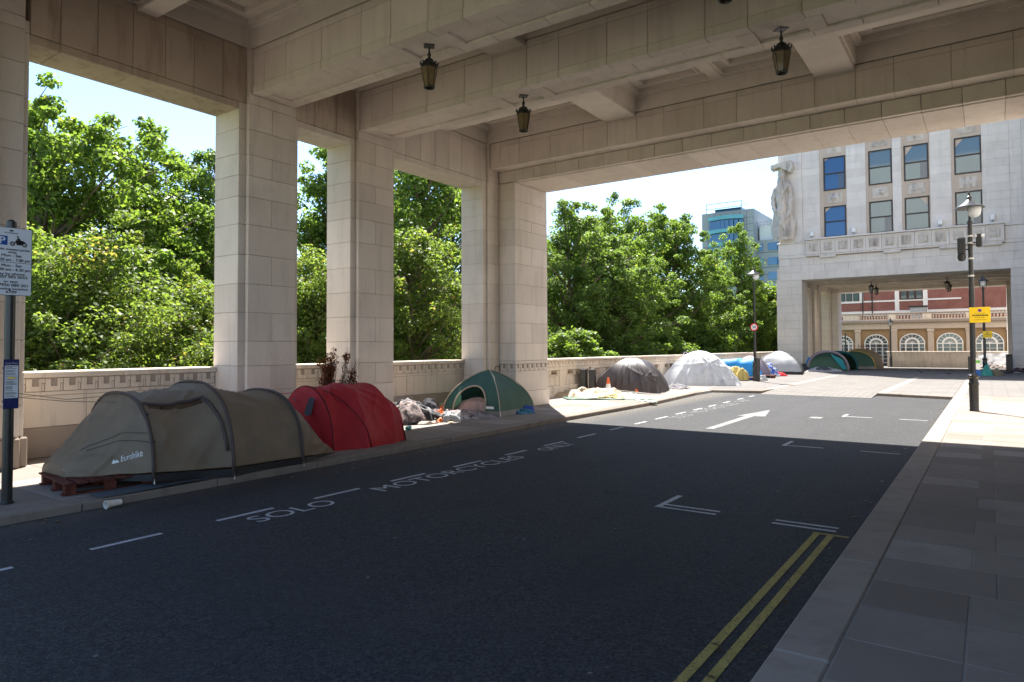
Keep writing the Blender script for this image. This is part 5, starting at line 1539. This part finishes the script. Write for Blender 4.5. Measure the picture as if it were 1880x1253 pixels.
for s in (-1, 1): MB().cbox(-.13 + .135 * s - .02, .02 + .135 * s, -.27, .27, .05, .80, .012).build('shell', M['iron'], sc_, rel=True)
MB().tube([(0, -.08, .80), (0, -.08, .86), (0, .08, .86), (0, .08, .80)], .012, 6).build('handle', M['iron'], sc_, rel=True)
for s in (-1, 1):
    for t in (-1, 1): MB().lathe([(.0, -.012), (.025, -.012), (.025, .012), (0, .012)], (.08 * s, .22 * t, .03), 10).build('wheel', M['iron'], sc_, rel=True)
tc = thing('traffic_cone', 'orange and white traffic cone beside the dark tarpaulin tent', 'cone', (-9.98, 19.55, G))
MB().lathe([(.0, .03), (.125, .03), (.095, .16)], (0, 0, 0), 18).build('lower_cone', M['cone_orange'], tc, rel=True, auto=40)
MB().lathe([(.095, .16), (.065, .33)], (0, 0, 0), 18).build('white_sleeve', M['white'], tc, rel=True, auto=40)
MB().lathe([(.065, .33), (.028, .52), (.02, .53), (0, .53)], (0, 0, 0), 18).build('upper_cone', M['cone_orange'], tc, rel=True, auto=40)
MB().cbox(-.17, .17, -.17, .17, 0, .03, .008).build('base', M['cone_orange'], tc, rel=True)
# blue tunnel, its pallet and the yellow sheets
bl_t = thing('tunnel_tent', 'bright blue tunnel tent behind the speed limit post', 'tent', (-9.55, 31.75, G), R(96))
BL = Tunnel([(-.95, 0, .48, .42, .0), (-.72, 0, .55, .92, .0), (.0, 0, .57, .96, .0), (.75, 0, .55, .90, .0), (1.35, 0, .25, .08, 0)], .75)
for seg in range(4): wobble(BL.panel(seg, None, 0, math.pi, 10, 24), .03, 3, 161, zmin=.05).build('flysheet', M['blue_cloth'], bl_t, rel=True, smooth=True)
for seg in (1, 3): BL.hoop(seg, 0, .014).build('hoop', M['teal_bright'], bl_t, rel=True)
pb = thing('pallet', 'weathered pallet under the blue tent and yellow sheets', 'pallet', (-9.1, 30.75, G), R(10))
for i in range(7): MB().cbox(-.6, .6, -.44 + i * .125, -.44 + i * .125 + .10, .112, .130, .003).build('top_board', M['wood'], pb, rel=True)
for x in (-.57, 0, .48): MB().cbox(x, x + .09, -.44, .44, .0, .112, .003).build('bearer', M['wood'], pb, rel=True)
blob('yellow_sheet', 'yellow sheet heaped in front of the blue tent', 'cloth', (-9.55, 30.75, G + .12), .60, .40, .52, M['yellow_cloth'], 165, 3.5, .5, .2, flat=2.6)
blob('yellow_bag', 'yellow sack standing before the yellow sheet', 'sack', (-8.95, 30.35, G + .02), .30, .26, .56, M['yellow_cloth'], 167, 4, .4, .1, flat=3.2)
blob('bag', 'white carrier bag at the foot of the speed limit post', 'bag', (-8.20, 30.75, G), .22, .20, .28, M['pale_cloth'], 169, 7, .6)
# mauve dome, flag, grey dome
MD = Dome(.95, .9, 1.05, 1.3, .95, .08)
dome_tent('dome_tent', 'mauve and white dome tent behind the blue tent', (-9.75, 34.3, G), R(12), MD, [M['mauve_cloth'], M['mauve_cloth'], M['pale_cloth'], M['pale_cloth']], M['plum_tarp'], None, .02, 171)
pm = thing('pallet', 'pallet beside the mauve tent', 'pallet', (-8.85, 33.4, G), R(4))
for i in range(6): MB().cbox(-.5, .5, -.36 + i * .125, -.36 + i * .125 + .10, .112, .130, .003).build('top_board', M['wood'], pm, rel=True)
for x in (-.47, 0, .38): MB().cbox(x, x + .09, -.36, .36, .0, .112, .003).build('bearer', M['wood'], pm, rel=True)
blob('blanket', 'blue and white patterned blanket draped beside the mauve tent', 'blanket', (-9.15, 35.4, G), .55, .50, .82, M['flag_cloth'], 173, 4, .4, .3, flat=1.2)
blob('cloth', 'red cloth on the pavement before the grey dome tent', 'cloth', (-8.75, 35.55, G), .48, .22, .22, M['red_rag'], 175, 6, .6, .2)
KD = Dome(1.2, 1.2, 1.22, 1.3, .95, .08)
dome_tent('dome_tent', 'pale grey dome tent with its lit sides coloured paler in front of the far pier', (-9.45, 38.7, G), R(10), KD, [M['pale_cloth'], M['grey_cloth'], M['grey_cloth'], M['pale_cloth']], M['plum_tarp'], M['black_cloth'], .02, 181)  # front and left cloth made paler to imitate the lit half
mb = MB().grid(lambda u, v: KD.at(1, .30 + u * .12, .25 + v * .45, .012), 4, 8); mb.build('window_patch', M['pale_cloth'], bpy.data.objects[-1] if False else [o for o in COL.objects if o.get('label', '').startswith('pale grey dome')][0], rel=True)
# row under the far arch
TD = Dome(1.05, 1.1, 1.22, 1.0, .9, .04)
a = dome_tent('dome_tent', 'teal and mauve dome tent with open front at the far arch', (-8.15, 44.7, G), R(14), TD, [M['green_cloth'], M['teal_cloth'], M['teal_cloth'], M['mauve_cloth']], None, None, .02, 191)
for k, mm in ((0.0, 'mauve_cloth'), (.20, 'teal_cloth')):
    MB().tube([(-1.1 * math.cos(q), -1.05 + k, 1.16 * math.sin(q) ** .85) for q in np.linspace(0.02, math.pi - .02, 24)], .07, 8).build('porch_arch', M[mm], a, rel=True, smooth=True)
mb = MB(); mb.add([(.15, -1.12, 1.02), (.75, -1.12, .70), (1.0, -1.12, .12), (.80, -1.13, .12), (.35, -1.13, .7)], [(0, 1, 2, 3, 4)]); mb.build('door_flap', M['teal_bright'], a, rel=True)
T2 = Tunnel([(-1.1, 0, 1.0, 1.08, 0), (-.3, 0, 1.05, 1.14, 0), (.5, 0, 1.0, 1.02, 0), (1.0, 0, .5, .3, 0)], .78)
b = thing('tunnel_tent', 'teal and green tunnel tent second in the row under the far arch', 'tent', (-7.85, 46.9, G), R(8))
for seg, mm in enumerate(('teal_cloth', 'green_cloth', 'green_cloth')): wobble(T2.panel(seg, None, 0, math.pi, 8, 24), .02, 3, 193, zmin=.05).build('flysheet', M[mm], b, rel=True, smooth=True)
for seg in (0, 1, 2): T2.hoop(seg, 0, .03).build('hoop', M['teal_cloth'], b, rel=True)
dome_tent('dome_tent', 'grey dome tent with lime green edge under the far arch', (-7.35, 49.2, G), R(20), Dome(1.05, 1.0, 1.12, .85, .85, .05), [M['green_cloth'], M['lime_cloth'], M['green_cloth'], M['lime_cloth']], M['yellow_sign'], M['grey_skirt'], .02, 195)
dome_tent('dome_tent', 'orange and cream dome tent, farthest of the row', (-7.35, 52.4, G - .08), R(15), Dome(1.2, 1.1, 1.35, .85, .85, .05), [M['cream_cloth'], M['orange_cloth'], M['orange_cloth'], M['cream_cloth']], M['orange_cloth'], None, .02, 197)
blob('duvet', 'white duvet spread before the teal dome tent', 'duvet', (-8.1, 43.2, G), .95, .55, .30, M['pale_cloth'], 201, 4, .7, .2)
blob('clothes_pile', 'dark clothes lying on the white duvet', 'clothes', (-8.1, 42.95, G + .12), .45, .20, .20, M['dark_quilt'], 203, 6, .7, .2)
blob('bag', 'black bag at the corner of the teal dome tent', 'bag', (-9.15, 43.4, G), .35, .3, .50, M['black_cloth'], 205, 4, .5)
blob('bag', 'blue and white bag against the teal dome tent', 'bag', (-9.0, 44.1, G), .32, .35, .85, M['blue_cloth'], 207, 4, .5, flat=2.6)
for i, (xx, yv, mm, lab) in enumerate(((-10.95, 28.9, 'plum_tarp', 'dark garment lying on the balustrade coping'), (-10.95, 30.2, 'pale_cloth', 'pale garment lying on the balustrade coping'), (-10.95, 31.2, 'black_cloth', 'black garment hanging on the balustrade near the blue tent'))):
    blob('garment', lab, 'clothes', (xx, yv, 1.236), .20, .40, .14, M[mm], 211 + i, 6, .6)
# posters, sheet and bags at the far right

# ------------------------------------------------------------------ parking sign on its pole
ps = thing('parking_sign', 'black pole with white motorcycle parking sign and navy notice', 'sign', (-7.95, 2.675, G))
MB().lathe([(.0, 0), (.060, 0), (.060, .015), (.046, .03), (.044, 2.78), (.02, 2.80), (0, 2.80)], (0, 0, 0), 16).build('pole', M['post'], ps, rel=True, auto=40)
sw, z0, z1, sx = .158, 2.045, 2.715, .056
sg = MB().cbox(sx, sx + .006, -sw, sw, z0, z1, .0015).build('sign_plate', M['signwhite'], ps, rel=True)
q = MB(); xf = sx + .0068
for a, b, c, d in ((-sw, sw, z0, z0 + .004), (-sw, sw, z1 - .004, z1), (-sw, -sw + .004, z0 + .004, z1 - .004), (sw - .004, sw, z0 + .004, z1 - .004), (-sw + .004, sw - .004, 2.366, 2.370)):
    q.box(xf, xf + .0006, a, b, c, d)
q.build('border', M['black'], sg, rel=True)
def sline(s, zc, h, y=0, m='black', bold=.0, size=1, w=None):
    vs, fs = text_mesh(s, 1, 'CENTER'); a = np.array(vs); k = h / .70
    aa = a * k
    if w:
        c = (aa[:, 0].max() + aa[:, 0].min()) / 2; sc = w / (aa[:, 0].max() - aa[:, 0].min()); aa[:, 0] = (aa[:, 0] - c) * sc
    mb = MB()
    for dy, dz, dx in ((0, 0, 0), (.0022, 0, .0002), (0, .0018, .0003)):
        mb.add([(xf + .0003 + dx, y + p[0] + dy, zc + p[1] + dz) for p in aa], fs)
    return mb.build('lettering', M[m], sg, rel=True)
for s, zc, h, w, y in (('City of Westminster', 2.655, .010, .115, -.02), ('Solo motorcycles', 2.488, .022, .285, -.005), ('only', 2.462, .019, .072, -.01), ('Mon - Sat', 2.425, .026, .17, -.015), ('8.30 am - 7.00 pm', 2.382, .026, .285, .0),
                       ('Mon - Sat', 2.326, .026, .17, -.015), ('8.30 am - 6.30 pm', 2.286, .026, .29, .0), ('Pay by phone', 2.245, .024, .235, -.02), ('0207 005 0055', 2.213, .026, .26, -.01), ('or text', 2.168, .024, .12, -.02),
                       ('07950 080 201', 2.132, .026, .265, -.01), ('quoting location', 2.098, .022, .275, -.01), ('6789', 2.066, .024, .09, -.015)):
    sline(s, zc, h, y, w=w)
MB().box(xf, xf + .0008, -.145, -.052, 2.538, 2.628).build('blue_square', M['signblue'], sg, rel=True)
vs, fs = text_mesh('P', 1, 'CENTER'); mb = MB()
for dy in (0, .004, .008): mb.add([(xf + .0015 + dy * .02, -.103 + p[0] * .105 + dy, 2.548 + p[1] * .1) for p in vs], fs)
mb.build('lettering', M['signwhite'], sg, rel=True)
mb = MB()
def disc(cy_, cz, r0, r1, n=20):
    for i in range(n):
        a, b = 2 * math.pi * i / n, 2 * math.pi * (i + 1) / n
        mb.quad((xf + .001, cy_ + r0 * math.cos(a), cz + r0 * math.sin(a)), (xf + .001, cy_ + r1 * math.cos(a), cz + r1 * math.sin(a)), (xf + .001, cy_ + r1 * math.cos(b), cz + r1 * math.sin(b)), (xf + .001, cy_ + r0 * math.cos(b), cz + r0 * math.sin(b)))
disc(-.010, 2.556, .011, .022); disc(.092, 2.552, .011, .022); disc(-.010, 2.556, 0, .004); disc(.092, 2.552, 0, .004)
for poly in ([(.0, 2.560), (.020, 2.592), (.050, 2.596), (.085, 2.590), (.104, 2.572), (.075, 2.556), (.062, 2.545), (.026, 2.545), (.018, 2.570)],
             [(.012, 2.594), (.022, 2.598), (.036, 2.618), (.048, 2.614), (.058, 2.594), (.068, 2.570), (.058, 2.560), (.042, 2.590), (.034, 2.600), (.020, 2.590)]):
    mb.add([(xf + .0013, p[0], p[1]) for p in poly], [tuple(range(len(poly)))])
for i in range(10): pass
mb.add([(xf + .0015, .034 + .009 * math.cos(a), 2.628 + .009 * math.sin(a)) for a in np.linspace(0, 2 * math.pi, 13)[:-1]], [tuple(range(12))])
mb.build('motorcycle_symbol', M['black'], sg, rel=True)
mb = MB(); mb.box(xf, xf + .0006, -.035, -.005, 2.675, 2.690); mb.build('crest', M['black'], sg, rel=True)
nb = MB().cbox(sx - .004, sx + .006, -.066, .066, .93, 1.415, .003).build('notice', M['navy'], ps, rel=True)
MB().box(xf, xf + .0006, -.056, .056, 1.035, 1.355).build('notice_sheet', M['signwhite'], nb, rel=True)
text_on('lettering', 'Pay by Phone', .02, M['signwhite'], nb, (xf + .001, -.05, 1.366), (0, 1, 0), (0, 0, 1), 'LEFT', box=(.1, .018))
mb = MB(); r_ = random.Random(2); zz = 1.345
while zz > 1.05:
    w_ = r_.uniform(.05, .10); mb.box(xf + .0007, xf + .0011, -.05, -.05 + w_, zz - .004, zz); zz -= r_.choice((.009, .009, .016))
mb.build('small_print', M['black'], nb, rel=True)
MB().box(xf + .0012, xf + .0016, -.03, .03, 1.225, 1.24).build('yellow_mark', M['yellow_sign'], nb, rel=True)
for zz in (2.15, 2.6, 1.0, 1.33): MB().lathe([(.049, -.012), (.052, -.012), (.052, .012), (.049, .012)], (0, 0, zz), 14).build('clamp', M['iron'], ps, rel=True)

# ------------------------------------------------------------------ hanging lanterns
def lantern():
    T = thing('hanging_lantern', '', 'lantern', (0, 0, 0), 0, 'hanging lanterns under the beams')
    mb = MB().cbox(-.075, .075, -.075, .075, -.010, 0, .003); mb.v = [((x - y) * .7071, (x + y) * .7071, z) for x, y, z in mb.v]; mb.build('ceiling_plate', M['iron'], T, rel=True)
    MB().lathe([(.012, -.02), (.012, -.09), (.018, -.10), (.028, -.135), (.022, -.16), (.012, -.175), (.02, -.19)], (0, 0, 0), 10).build('stem', M['iron'], T, rel=True, auto=50)
    MB().lathe([(.0, -.185), (.04, -.188), (.062, -.205), (.066, -.225), (.085, -.235), (.09, -.262), (.118, -.275), (.122, -.33), (.0, -.33)], (0, 0, 0), 12).build('crown', M['iron'], T, rel=True, auto=50)
    for k in range(12):
        a = k * math.pi / 6; c, s = math.cos(a), math.sin(a)
        MB().tube([(.118 * c, .118 * s, -.28), (.132 * c, .132 * s, -.258), (.128 * c, .128 * s, -.240)], [.010, .012, .003], 5).build('finial', M['iron'], T, rel=True)
    for k in range(6):
        a, b = k * math.pi / 3, (k + 1) * math.pi / 3
        p = [(.118, -.33, a), (.118, -.33, b), (.068, -.60, b), (.068, -.60, a)]
        MB().quad(*[(r * math.cos(t), r * math.sin(t), z) for r, z, t in p]).build('pane', M['amber'], T, rel=True)
        MB().tube([(.120 * math.cos(a), .120 * math.sin(a), -.325), (.070 * math.cos(a), .070 * math.sin(a), -.605)], .006, 5).build('glazing_bar', M['iron'], T, rel=True)
    MB().tube([(.070 * math.cos(q), .070 * math.sin(q), -.607) for q in np.linspace(0, 2 * math.pi, 19)], .012, 6, False).build('bottom_ring', M['iron'], T, rel=True)
    return T
L0 = lantern(); L0.location = (-6.545, 7.285, 5.946); L0['label'] = 'hanging lantern on the nearer beam, closer to the tents'
for loc, lab in (((-6.545, 9.71, 5.946), 'hanging lantern on the second beam, closer to the tents'), ((-2.27, 9.71, 5.946), 'hanging lantern on the second beam, closer to the pavement'), ((-2.27, 7.285, 5.946), 'hanging lantern cut off by the top of the picture')):
    c = copy_tree(L0); c.location = loc; c['label'] = lab
for loc, lab in (((-6.5, 53.78, 5.905), 'nearer lantern of the pair at the left under the far arch'), ((-6.5, 51.35, 5.905), 'second lantern of the pair at the left under the far arch'), ((-2.2, 53.78, 5.905), 'second lantern of the pair at the right under the far arch'), ((-2.2, 51.35, 5.905), 'nearer lantern of the pair at the right under the far arch')):
    c = copy_tree(L0); c.location = loc; c.scale = (1.25,) * 3; c['label'] = lab; c['group'] = 'hanging lanterns under the far arch'
# ------------------------------------------------------------------ lamp posts
M['globe'] = plain('frosted_globe', (.55, .57, .58), .25, 0, 0, 8, .6)
def warning_sign(T, w, z0, z1, yf):
    h = z1 - z0
    S_ = MB().cbox(-w * .13, w * .87, yf, yf + .006, z0, z1, .003).build('sign_plate', M['yellow_sign'], T, rel=True)
    x0 = w * .37; k = w / .40
    mb = MB(); mb.add([(x0 + .038 * k * math.cos(a), yf - .001, z1 - .075 * k + .038 * k * math.sin(a)) for a in np.linspace(0, 2 * math.pi, 25)[:-1]], [tuple(range(24))]); mb.build('roundel', M['purple'], S_, rel=True)
    for s, zz, ww, hh in (('at any time', .150, .20, .024), ('WARNING', .205, .30, .036), ('Parking', .250, .17, .028), ('suspension', .300, .24, .026)):
        text_on('lettering', s, .03, M['black'], S_, (x0 - ww * k / 2, yf - .0012, z1 - zz * k), (1, 0, 0), (0, 0, 1), 'LEFT', box=(ww * k, hh * k), bold=.004 if s == 'WARNING' else .0)
    return S_
def lamp_post(label, loc, H, style):
    T = thing('lamp_post', label, 'lamp post', loc, 0, 'street lamps along the terrace')
    MB().lathe([(.0, 0), (.098, 0), (.098, .02), (.092, .04), (.095, .58), (.105, .60), (.105, .64), (.092, .66), (.085, .76), (.108, .78), (.112, .82), (.07, .86), (.058, .90), (.056, H * .55), (.050, H * .55), (.046, H - .75), (.06, H - .75), (.06, H - .70), (.03, H - .68), (.026, H - .30), (0, H - .30)], (0, 0, 0), 20).build('column', M['post'], T, rel=True, auto=35)
    if style == 'bell':
        MB().lathe([(.0, H), (.018, H - .01), (.03, H - .06), (.022, H - .10), (.05, H - .13), (.055, H - .20), (.12, H - .26), (.20, H - .32), (.29, H - .37), (.30, H - .40), (.28, H - .40), (.1, H - .37), (.0, H - .36)], (0, 0, 0), 28).build('hood', M['post'], T, rel=True, auto=35)
        MB().lathe([(.135, H - .385), (.14, H - .45), (.125, H - .54), (.085, H - .60), (.0, H - .625)], (.09, -.02, 0), 20).build('globe', M['globe'], T, rel=True, auto=60)
        MB().tube([(0, 0, H - .72), (0, 0, H - .36)], .026, 8).build('arm', M['post'], T, rel=True)
    else:
        MB().lathe([(.0, H), (.03, H - .03), (.018, H - .08), (.06, H - .14), (.09, H - .22), (.24, H - .34), (.25, H - .37), (.0, H - .35)], (0, 0, 0), 20).build('hood', M['post'], T, rel=True, auto=35)
        MB().lathe([(.0, H - .352), (.13, H - .36), (.12, H - .50), (.08, H - .60), (.0, H - .62)], (0, 0, 0), 16).build('globe', M['globe'], T, rel=True, auto=60)
        for s in (-1, 1): MB().tube([(.15 * s, 0, H - .36), (.14 * s, 0, H - .60), (.05 * s, 0, H - .70)], .014, 6).build('bracket', M['post'], T, rel=True)
    return T
lr = lamp_post('tall lamp post with camera boxes and yellow warning sign on the right pavement', (-.34, 18.9, G), 5.06, 'bell')
warning_sign(lr, .40, 2.02, 2.37, -.075)
for x, zz, a, b, nm in ((-.17, 3.60, .16, .40, 'camera_box'), (.17, 3.75, .12, .30, 'junction_box')):
    MB().cbox(x - a / 2, x + a / 2, -.09, .05, zz, zz + b, .025).build(nm, M['post'], lr, rel=True)
    MB().box(min(x, 0), max(x, 0), -.02, .01, zz + .1, zz + .13).build('bracket', M['post'], lr, rel=True)
MB().lathe([(.0, 3.44), (.06, 3.46), (.085, 3.52), (.085, 3.60)], (-.17, -.02, 0), 14).build('camera_dome', M['iron'], lr, rel=True, auto=50)
mb = MB().lathe([(.0, -.10), (.035, -.10), (.04, .08), (0, .08)], (0, 0, 0), 12); mb.v = [(z + .2, x - .05, y + 4.0) for x, y, z in mb.v]; mb.build('camera', M['signwhite'], lr, rel=True)
for zz in (4.02, 3.86, 3.5, 3.10): MB().lathe([(.055, -.018), (.062, -.018), (.062, .018), (.055, .018)], (0, 0, zz), 14).build('steel_band', M['pole_silver'], lr, rel=True)
MB().box(.05, .13, -.06, -.05, .95, 1.22).build('poster', M['white'], lr, rel=True); MB().box(.05, .13, -.0605, -.0505, 1.10, 1.16).build('poster', M['green_sign'], lr, rel=True)
MB().box(.04, .14, -.055, -.045, .80, .94).build('poster', M['signblue'], lr, rel=True); MB().box(-.075, .075, -.07, -.065, .76, .80).build('tape', M['yellow_sign'], lr, rel=True)
MB().box(-.10, -.06, -.02, .02, .90, 1.25).build('cable_cover', M['post'], lr, rel=True)
l3 = lamp_post('farther lamp post with small yellow sign before the far arch', (-.26, 41.0, G), 5.02, 'cone')
warning_sign(l3, .37, 1.86, 2.18, -.08)
l2 = lamp_post('lamp post with round speed limit sign by the blue tent', (-8.33, 30.1, G), 4.98, 'bell')
d20 = MB(); n = 32
def dsk(mb, r, yv, cz): mb.add([(r * math.cos(a), yv, cz + r * math.sin(a)) for a in np.linspace(0, 2 * math.pi, n + 1)[:-1]], [tuple(range(n))])
mb = MB().lathe([(.0, -.004), (.16, -.004), (.16, .004), (0, .004)], (0, 0, 0), n); mb.v = [(x, z - .075, y + 2.32) for x, y, z in mb.v]; sd = mb.build('speed_sign', M['sign_red'], l2, rel=True)
mb = MB(); dsk(mb, .118, -.0805, 2.32); mb.build('sign_face', M['signwhite'], sd, rel=True)
text_on('lettering', '20', .1, M['black'], sd, (-.073, -.0815, 2.265), (1, 0, 0), (0, 0, 1), 'LEFT', box=(.146, .11), bold=.006)
MB().cbox(.06, .20, -.07, .07, .0, 1.0, .02).build('side_box', M['post'], l2, rel=True)
l4 = lamp_post('small lamp post beyond the far arch beside the forecourt wall', (-6.45, 61.0, -.12), 3.9, 'cone')
l5 = thing('street_post', 'plain dark post behind the tents under the far arch', 'post', (-9.55, 60.2, -.1)); MB().lathe([(.05, 0), (.045, 2.7), (.0, 2.72)], (0, 0, 0), 10).build('column', M['post'], l5, rel=True)
# ------------------------------------------------------------------ far right: sheet, bin bag, person, pigeons
ws = sheet('white_sheet', 'white sheet hung before the arched windows at the right', 'sheet', (.35, 60.9, .40), M['white_tarp'], 2.2, 1.1, 231, .10, 0, R(84))
blob('bin_bag', 'turquoise bin bag at the foot of the farther lamp post', 'bag', (-.18, 40.7, G), .28, .26, .62, fabric('turquoise_bag', (.05, .33, .28), trans=.3, wr=7, bstr=1, rough=.3), 233, 5, .45, flat=1.3)
blob('bag', 'brown bag beside the turquoise bin bag', 'bag', (.18, 40.9, G), .24, .22, .34, fabric('khaki_bag', (.16, .14, .09), trans=0), 235, 6, .5, flat=2)
blob('clothes_pile', 'dark clothes and boxes under the white sheet', 'clothes', (.2, 60.3, -.1), 1.1, .3, .35, M['cardboard'], 237, 4, .6)
bn = thing('street_cabinet', 'narrow black cabinet beside the right pier of the far arch', 'cabinet', (.78, 44.9, G)); MB().cbox(-.14, .14, -.2, .2, 0, .95, .03).build('body', M['iron'], bn, rel=True); MB().cbox(-.16, .16, -.22, .22, .95, 1.0, .02).build('lid', M['iron'], bn, rel=True)

pe = thing('person', 'person in dark patterned trousers sitting against the right pier of the far arch', 'person', (1.55, 43.6, G), R(0))
M['trousers'] = plain('patterned_trousers', (.05, .035, .05), .85, 0, .8, 14); M['skin'] = plain('skin', (.42, .26, .19), .6); M['coat'] = plain('dark_coat', (.04, .045, .06), .85, 0, .2); M['hair'] = plain('dark_hair', (.02, .015, .012), .7)
pv = [(0, 0, .13), (.03, 0, .35), (.04, 0, .55), (.03, 0, .64), (.0, 0, .72), (-.02, 0, .82),
      (-.05, .10, .12), (-.46, .12, .30), (-.86, .12, .07), (-.98, .13, .09),
      (-.05, -.10, .12), (-.50, -.12, .20), (-.92, -.13, .06), (-1.04, -.14, .09),
      (.02, .19, .54), (-.10, .23, .30), (-.32, .17, .28), (.02, -.19, .54), (-.12, -.23, .30), (-.34, -.15, .26)]
pe_e = [(0, 1), (1, 2), (2, 3), (3, 4), (4, 5), (0, 6), (6, 7), (7, 8), (8, 9), (0, 10), (10, 11), (11, 12), (12, 13), (2, 14), (14, 15), (15, 16), (2, 17), (17, 18), (18, 19)]
pr2 = [(.15, .13), (.14, .11), (.15, .10), .055, .085, .09, .09, .065, .045, .04, .09, .065, .045, .04, .06, .048, .035, .06, .048, .035]
body = skin_figure('body', pv, pe_e, pr2, M['trousers'], pe)
body.data.materials.append(M['coat']); body.data.materials.append(M['skin']); body.data.materials.append(M['iron'])
for p in body.data.polygons:
    c = p.center
    p.material_index = 2 if c.z > .63 or (abs(c.y) < .2 and c.x < -.27 and c.z > .22 and c.x > -.36 and abs(c.y) > .13) else (1 if c.z > .25 and c.x > -.3 else (3 if c.x < -.88 else 0))
MB().lathe([(.0, .15), (.07, .13), (.10, .06), (.098, 0), (.09, -.05)], (.0, 0, .80), 14).build('hair', M['hair'], pe, rel=True, auto=60)
for s in (-1, 1):
    for k in range(4): MB().tube([(-.33, s * (.15 + .015 * k), .275), (-.39 - .01 * (k in (1, 2)), s * (.145 + .016 * k), .265), (-.42, s * (.145 + .016 * k), .245)], [.010, .009, .006], 6).build('finger', M['skin'], pe, rel=True, smooth=True)
    MB().tube([(-.33, s * .13, .28), (-.37, s * .115, .28)], [.012, .008], 6).build('thumb', M['skin'], pe, rel=True, smooth=True)
MB().lathe([(.0, .012), (.010, .006), (.0, -.02)], (-.105, 0, .80), 8).build('nose', M['skin'], pe, rel=True)
for s in (-1, 1): MB().lathe([(.0, .01), (.011, 0), (.0, -.01)], (-.085, .035 * s, .825), 8).build('eye', M['black'], pe, rel=True); MB().lathe([(.0, .03), (.012, 0), (.0, -.03)], (0, .092 * s, .80), 8).build('ear', M['skin'], pe, rel=True)
for i, (x, yv, rz_, lab) in enumerate(((-3.0, 41.2, .6, 'dark pigeon on the shaded street, nearer the tents'), (-1.75, 39.8, 2.0, 'dark pigeon on the shaded street, nearer the lamp posts'))):
    pg = thing('pigeon', lab, 'pigeon', (x, yv, G), rz_, 'pigeons')
    mb = MB().grid(lambda u, v: (.055 * math.sin(math.pi * min(1, u * 1.05)) ** .7 * math.cos(2 * math.pi * v), -.15 + .30 * u, .12 + .05 * math.sin(math.pi * u) ** .7 * math.sin(2 * math.pi * v) + .03 * u), 12, 12); mb.build('body', M['dark_quilt'], pg, rel=True, smooth=True)
    MB().lathe([(.0, .03), (.026, .01), (.024, -.02), (.03, -.07), (0, -.09)], (0, .13, .22), 10).build('head', M['dark_quilt'], pg, rel=True, smooth=True)
    MB().add([(-.03, -.12, .13), (.03, -.12, .13), (.04, -.24, .11), (-.04, -.24, .11)], [(0, 1, 2, 3)]).build('tail', M['dark_quilt'], pg, rel=True)
    for s in (-1, 1): MB().tube([(.02 * s, 0, .09), (.02 * s, .01, 0)], .005, 4).build('leg', M['red_rag'], pg, rel=True)

# ------------------------------------------------------------------ dry leaves and scraps blown along the kerb
rs = np.random.RandomState(91)
n = 420
Y_ = rs.uniform(1.5, 22, n); side = rs.rand(n)
X_ = np.where(side < .55, -7.30 + np.abs(rs.normal(0, .16, n)), np.where(side < .85, rs.uniform(-10.7, -7.8, n), -1.0 - np.abs(rs.normal(0, .12, n))))
Z_ = np.where((side >= .55) & (side < .85), .0885, .006)
ang = rs.uniform(0, 6.28, n); sz = rs.uniform(.012, .035, n); V = []
for i in range(n):
    c, t = math.cos(ang[i]), math.sin(ang[i])
    for a, b in ((-1, 0), (0, .5), (1.1, 0), (0, -.5)):
        V.append((X_[i] + (a * c - b * t) * sz[i], Y_[i] + (a * t + b * c) * sz[i], Z_[i] + (.35 * sz[i] * rs.rand() if b else 0)))
lit = quads_mesh('leaf_litter', np.array(V), rs.rand(n), leaf_mat('dry_leaf', (.10, .06, .03), (.16, .11, .06), (.32, .30, .26)))
tag(new_obj('leaf_litter', lit), 'dry leaves and scraps scattered along kerb and pavement', None, None, 'stuff')
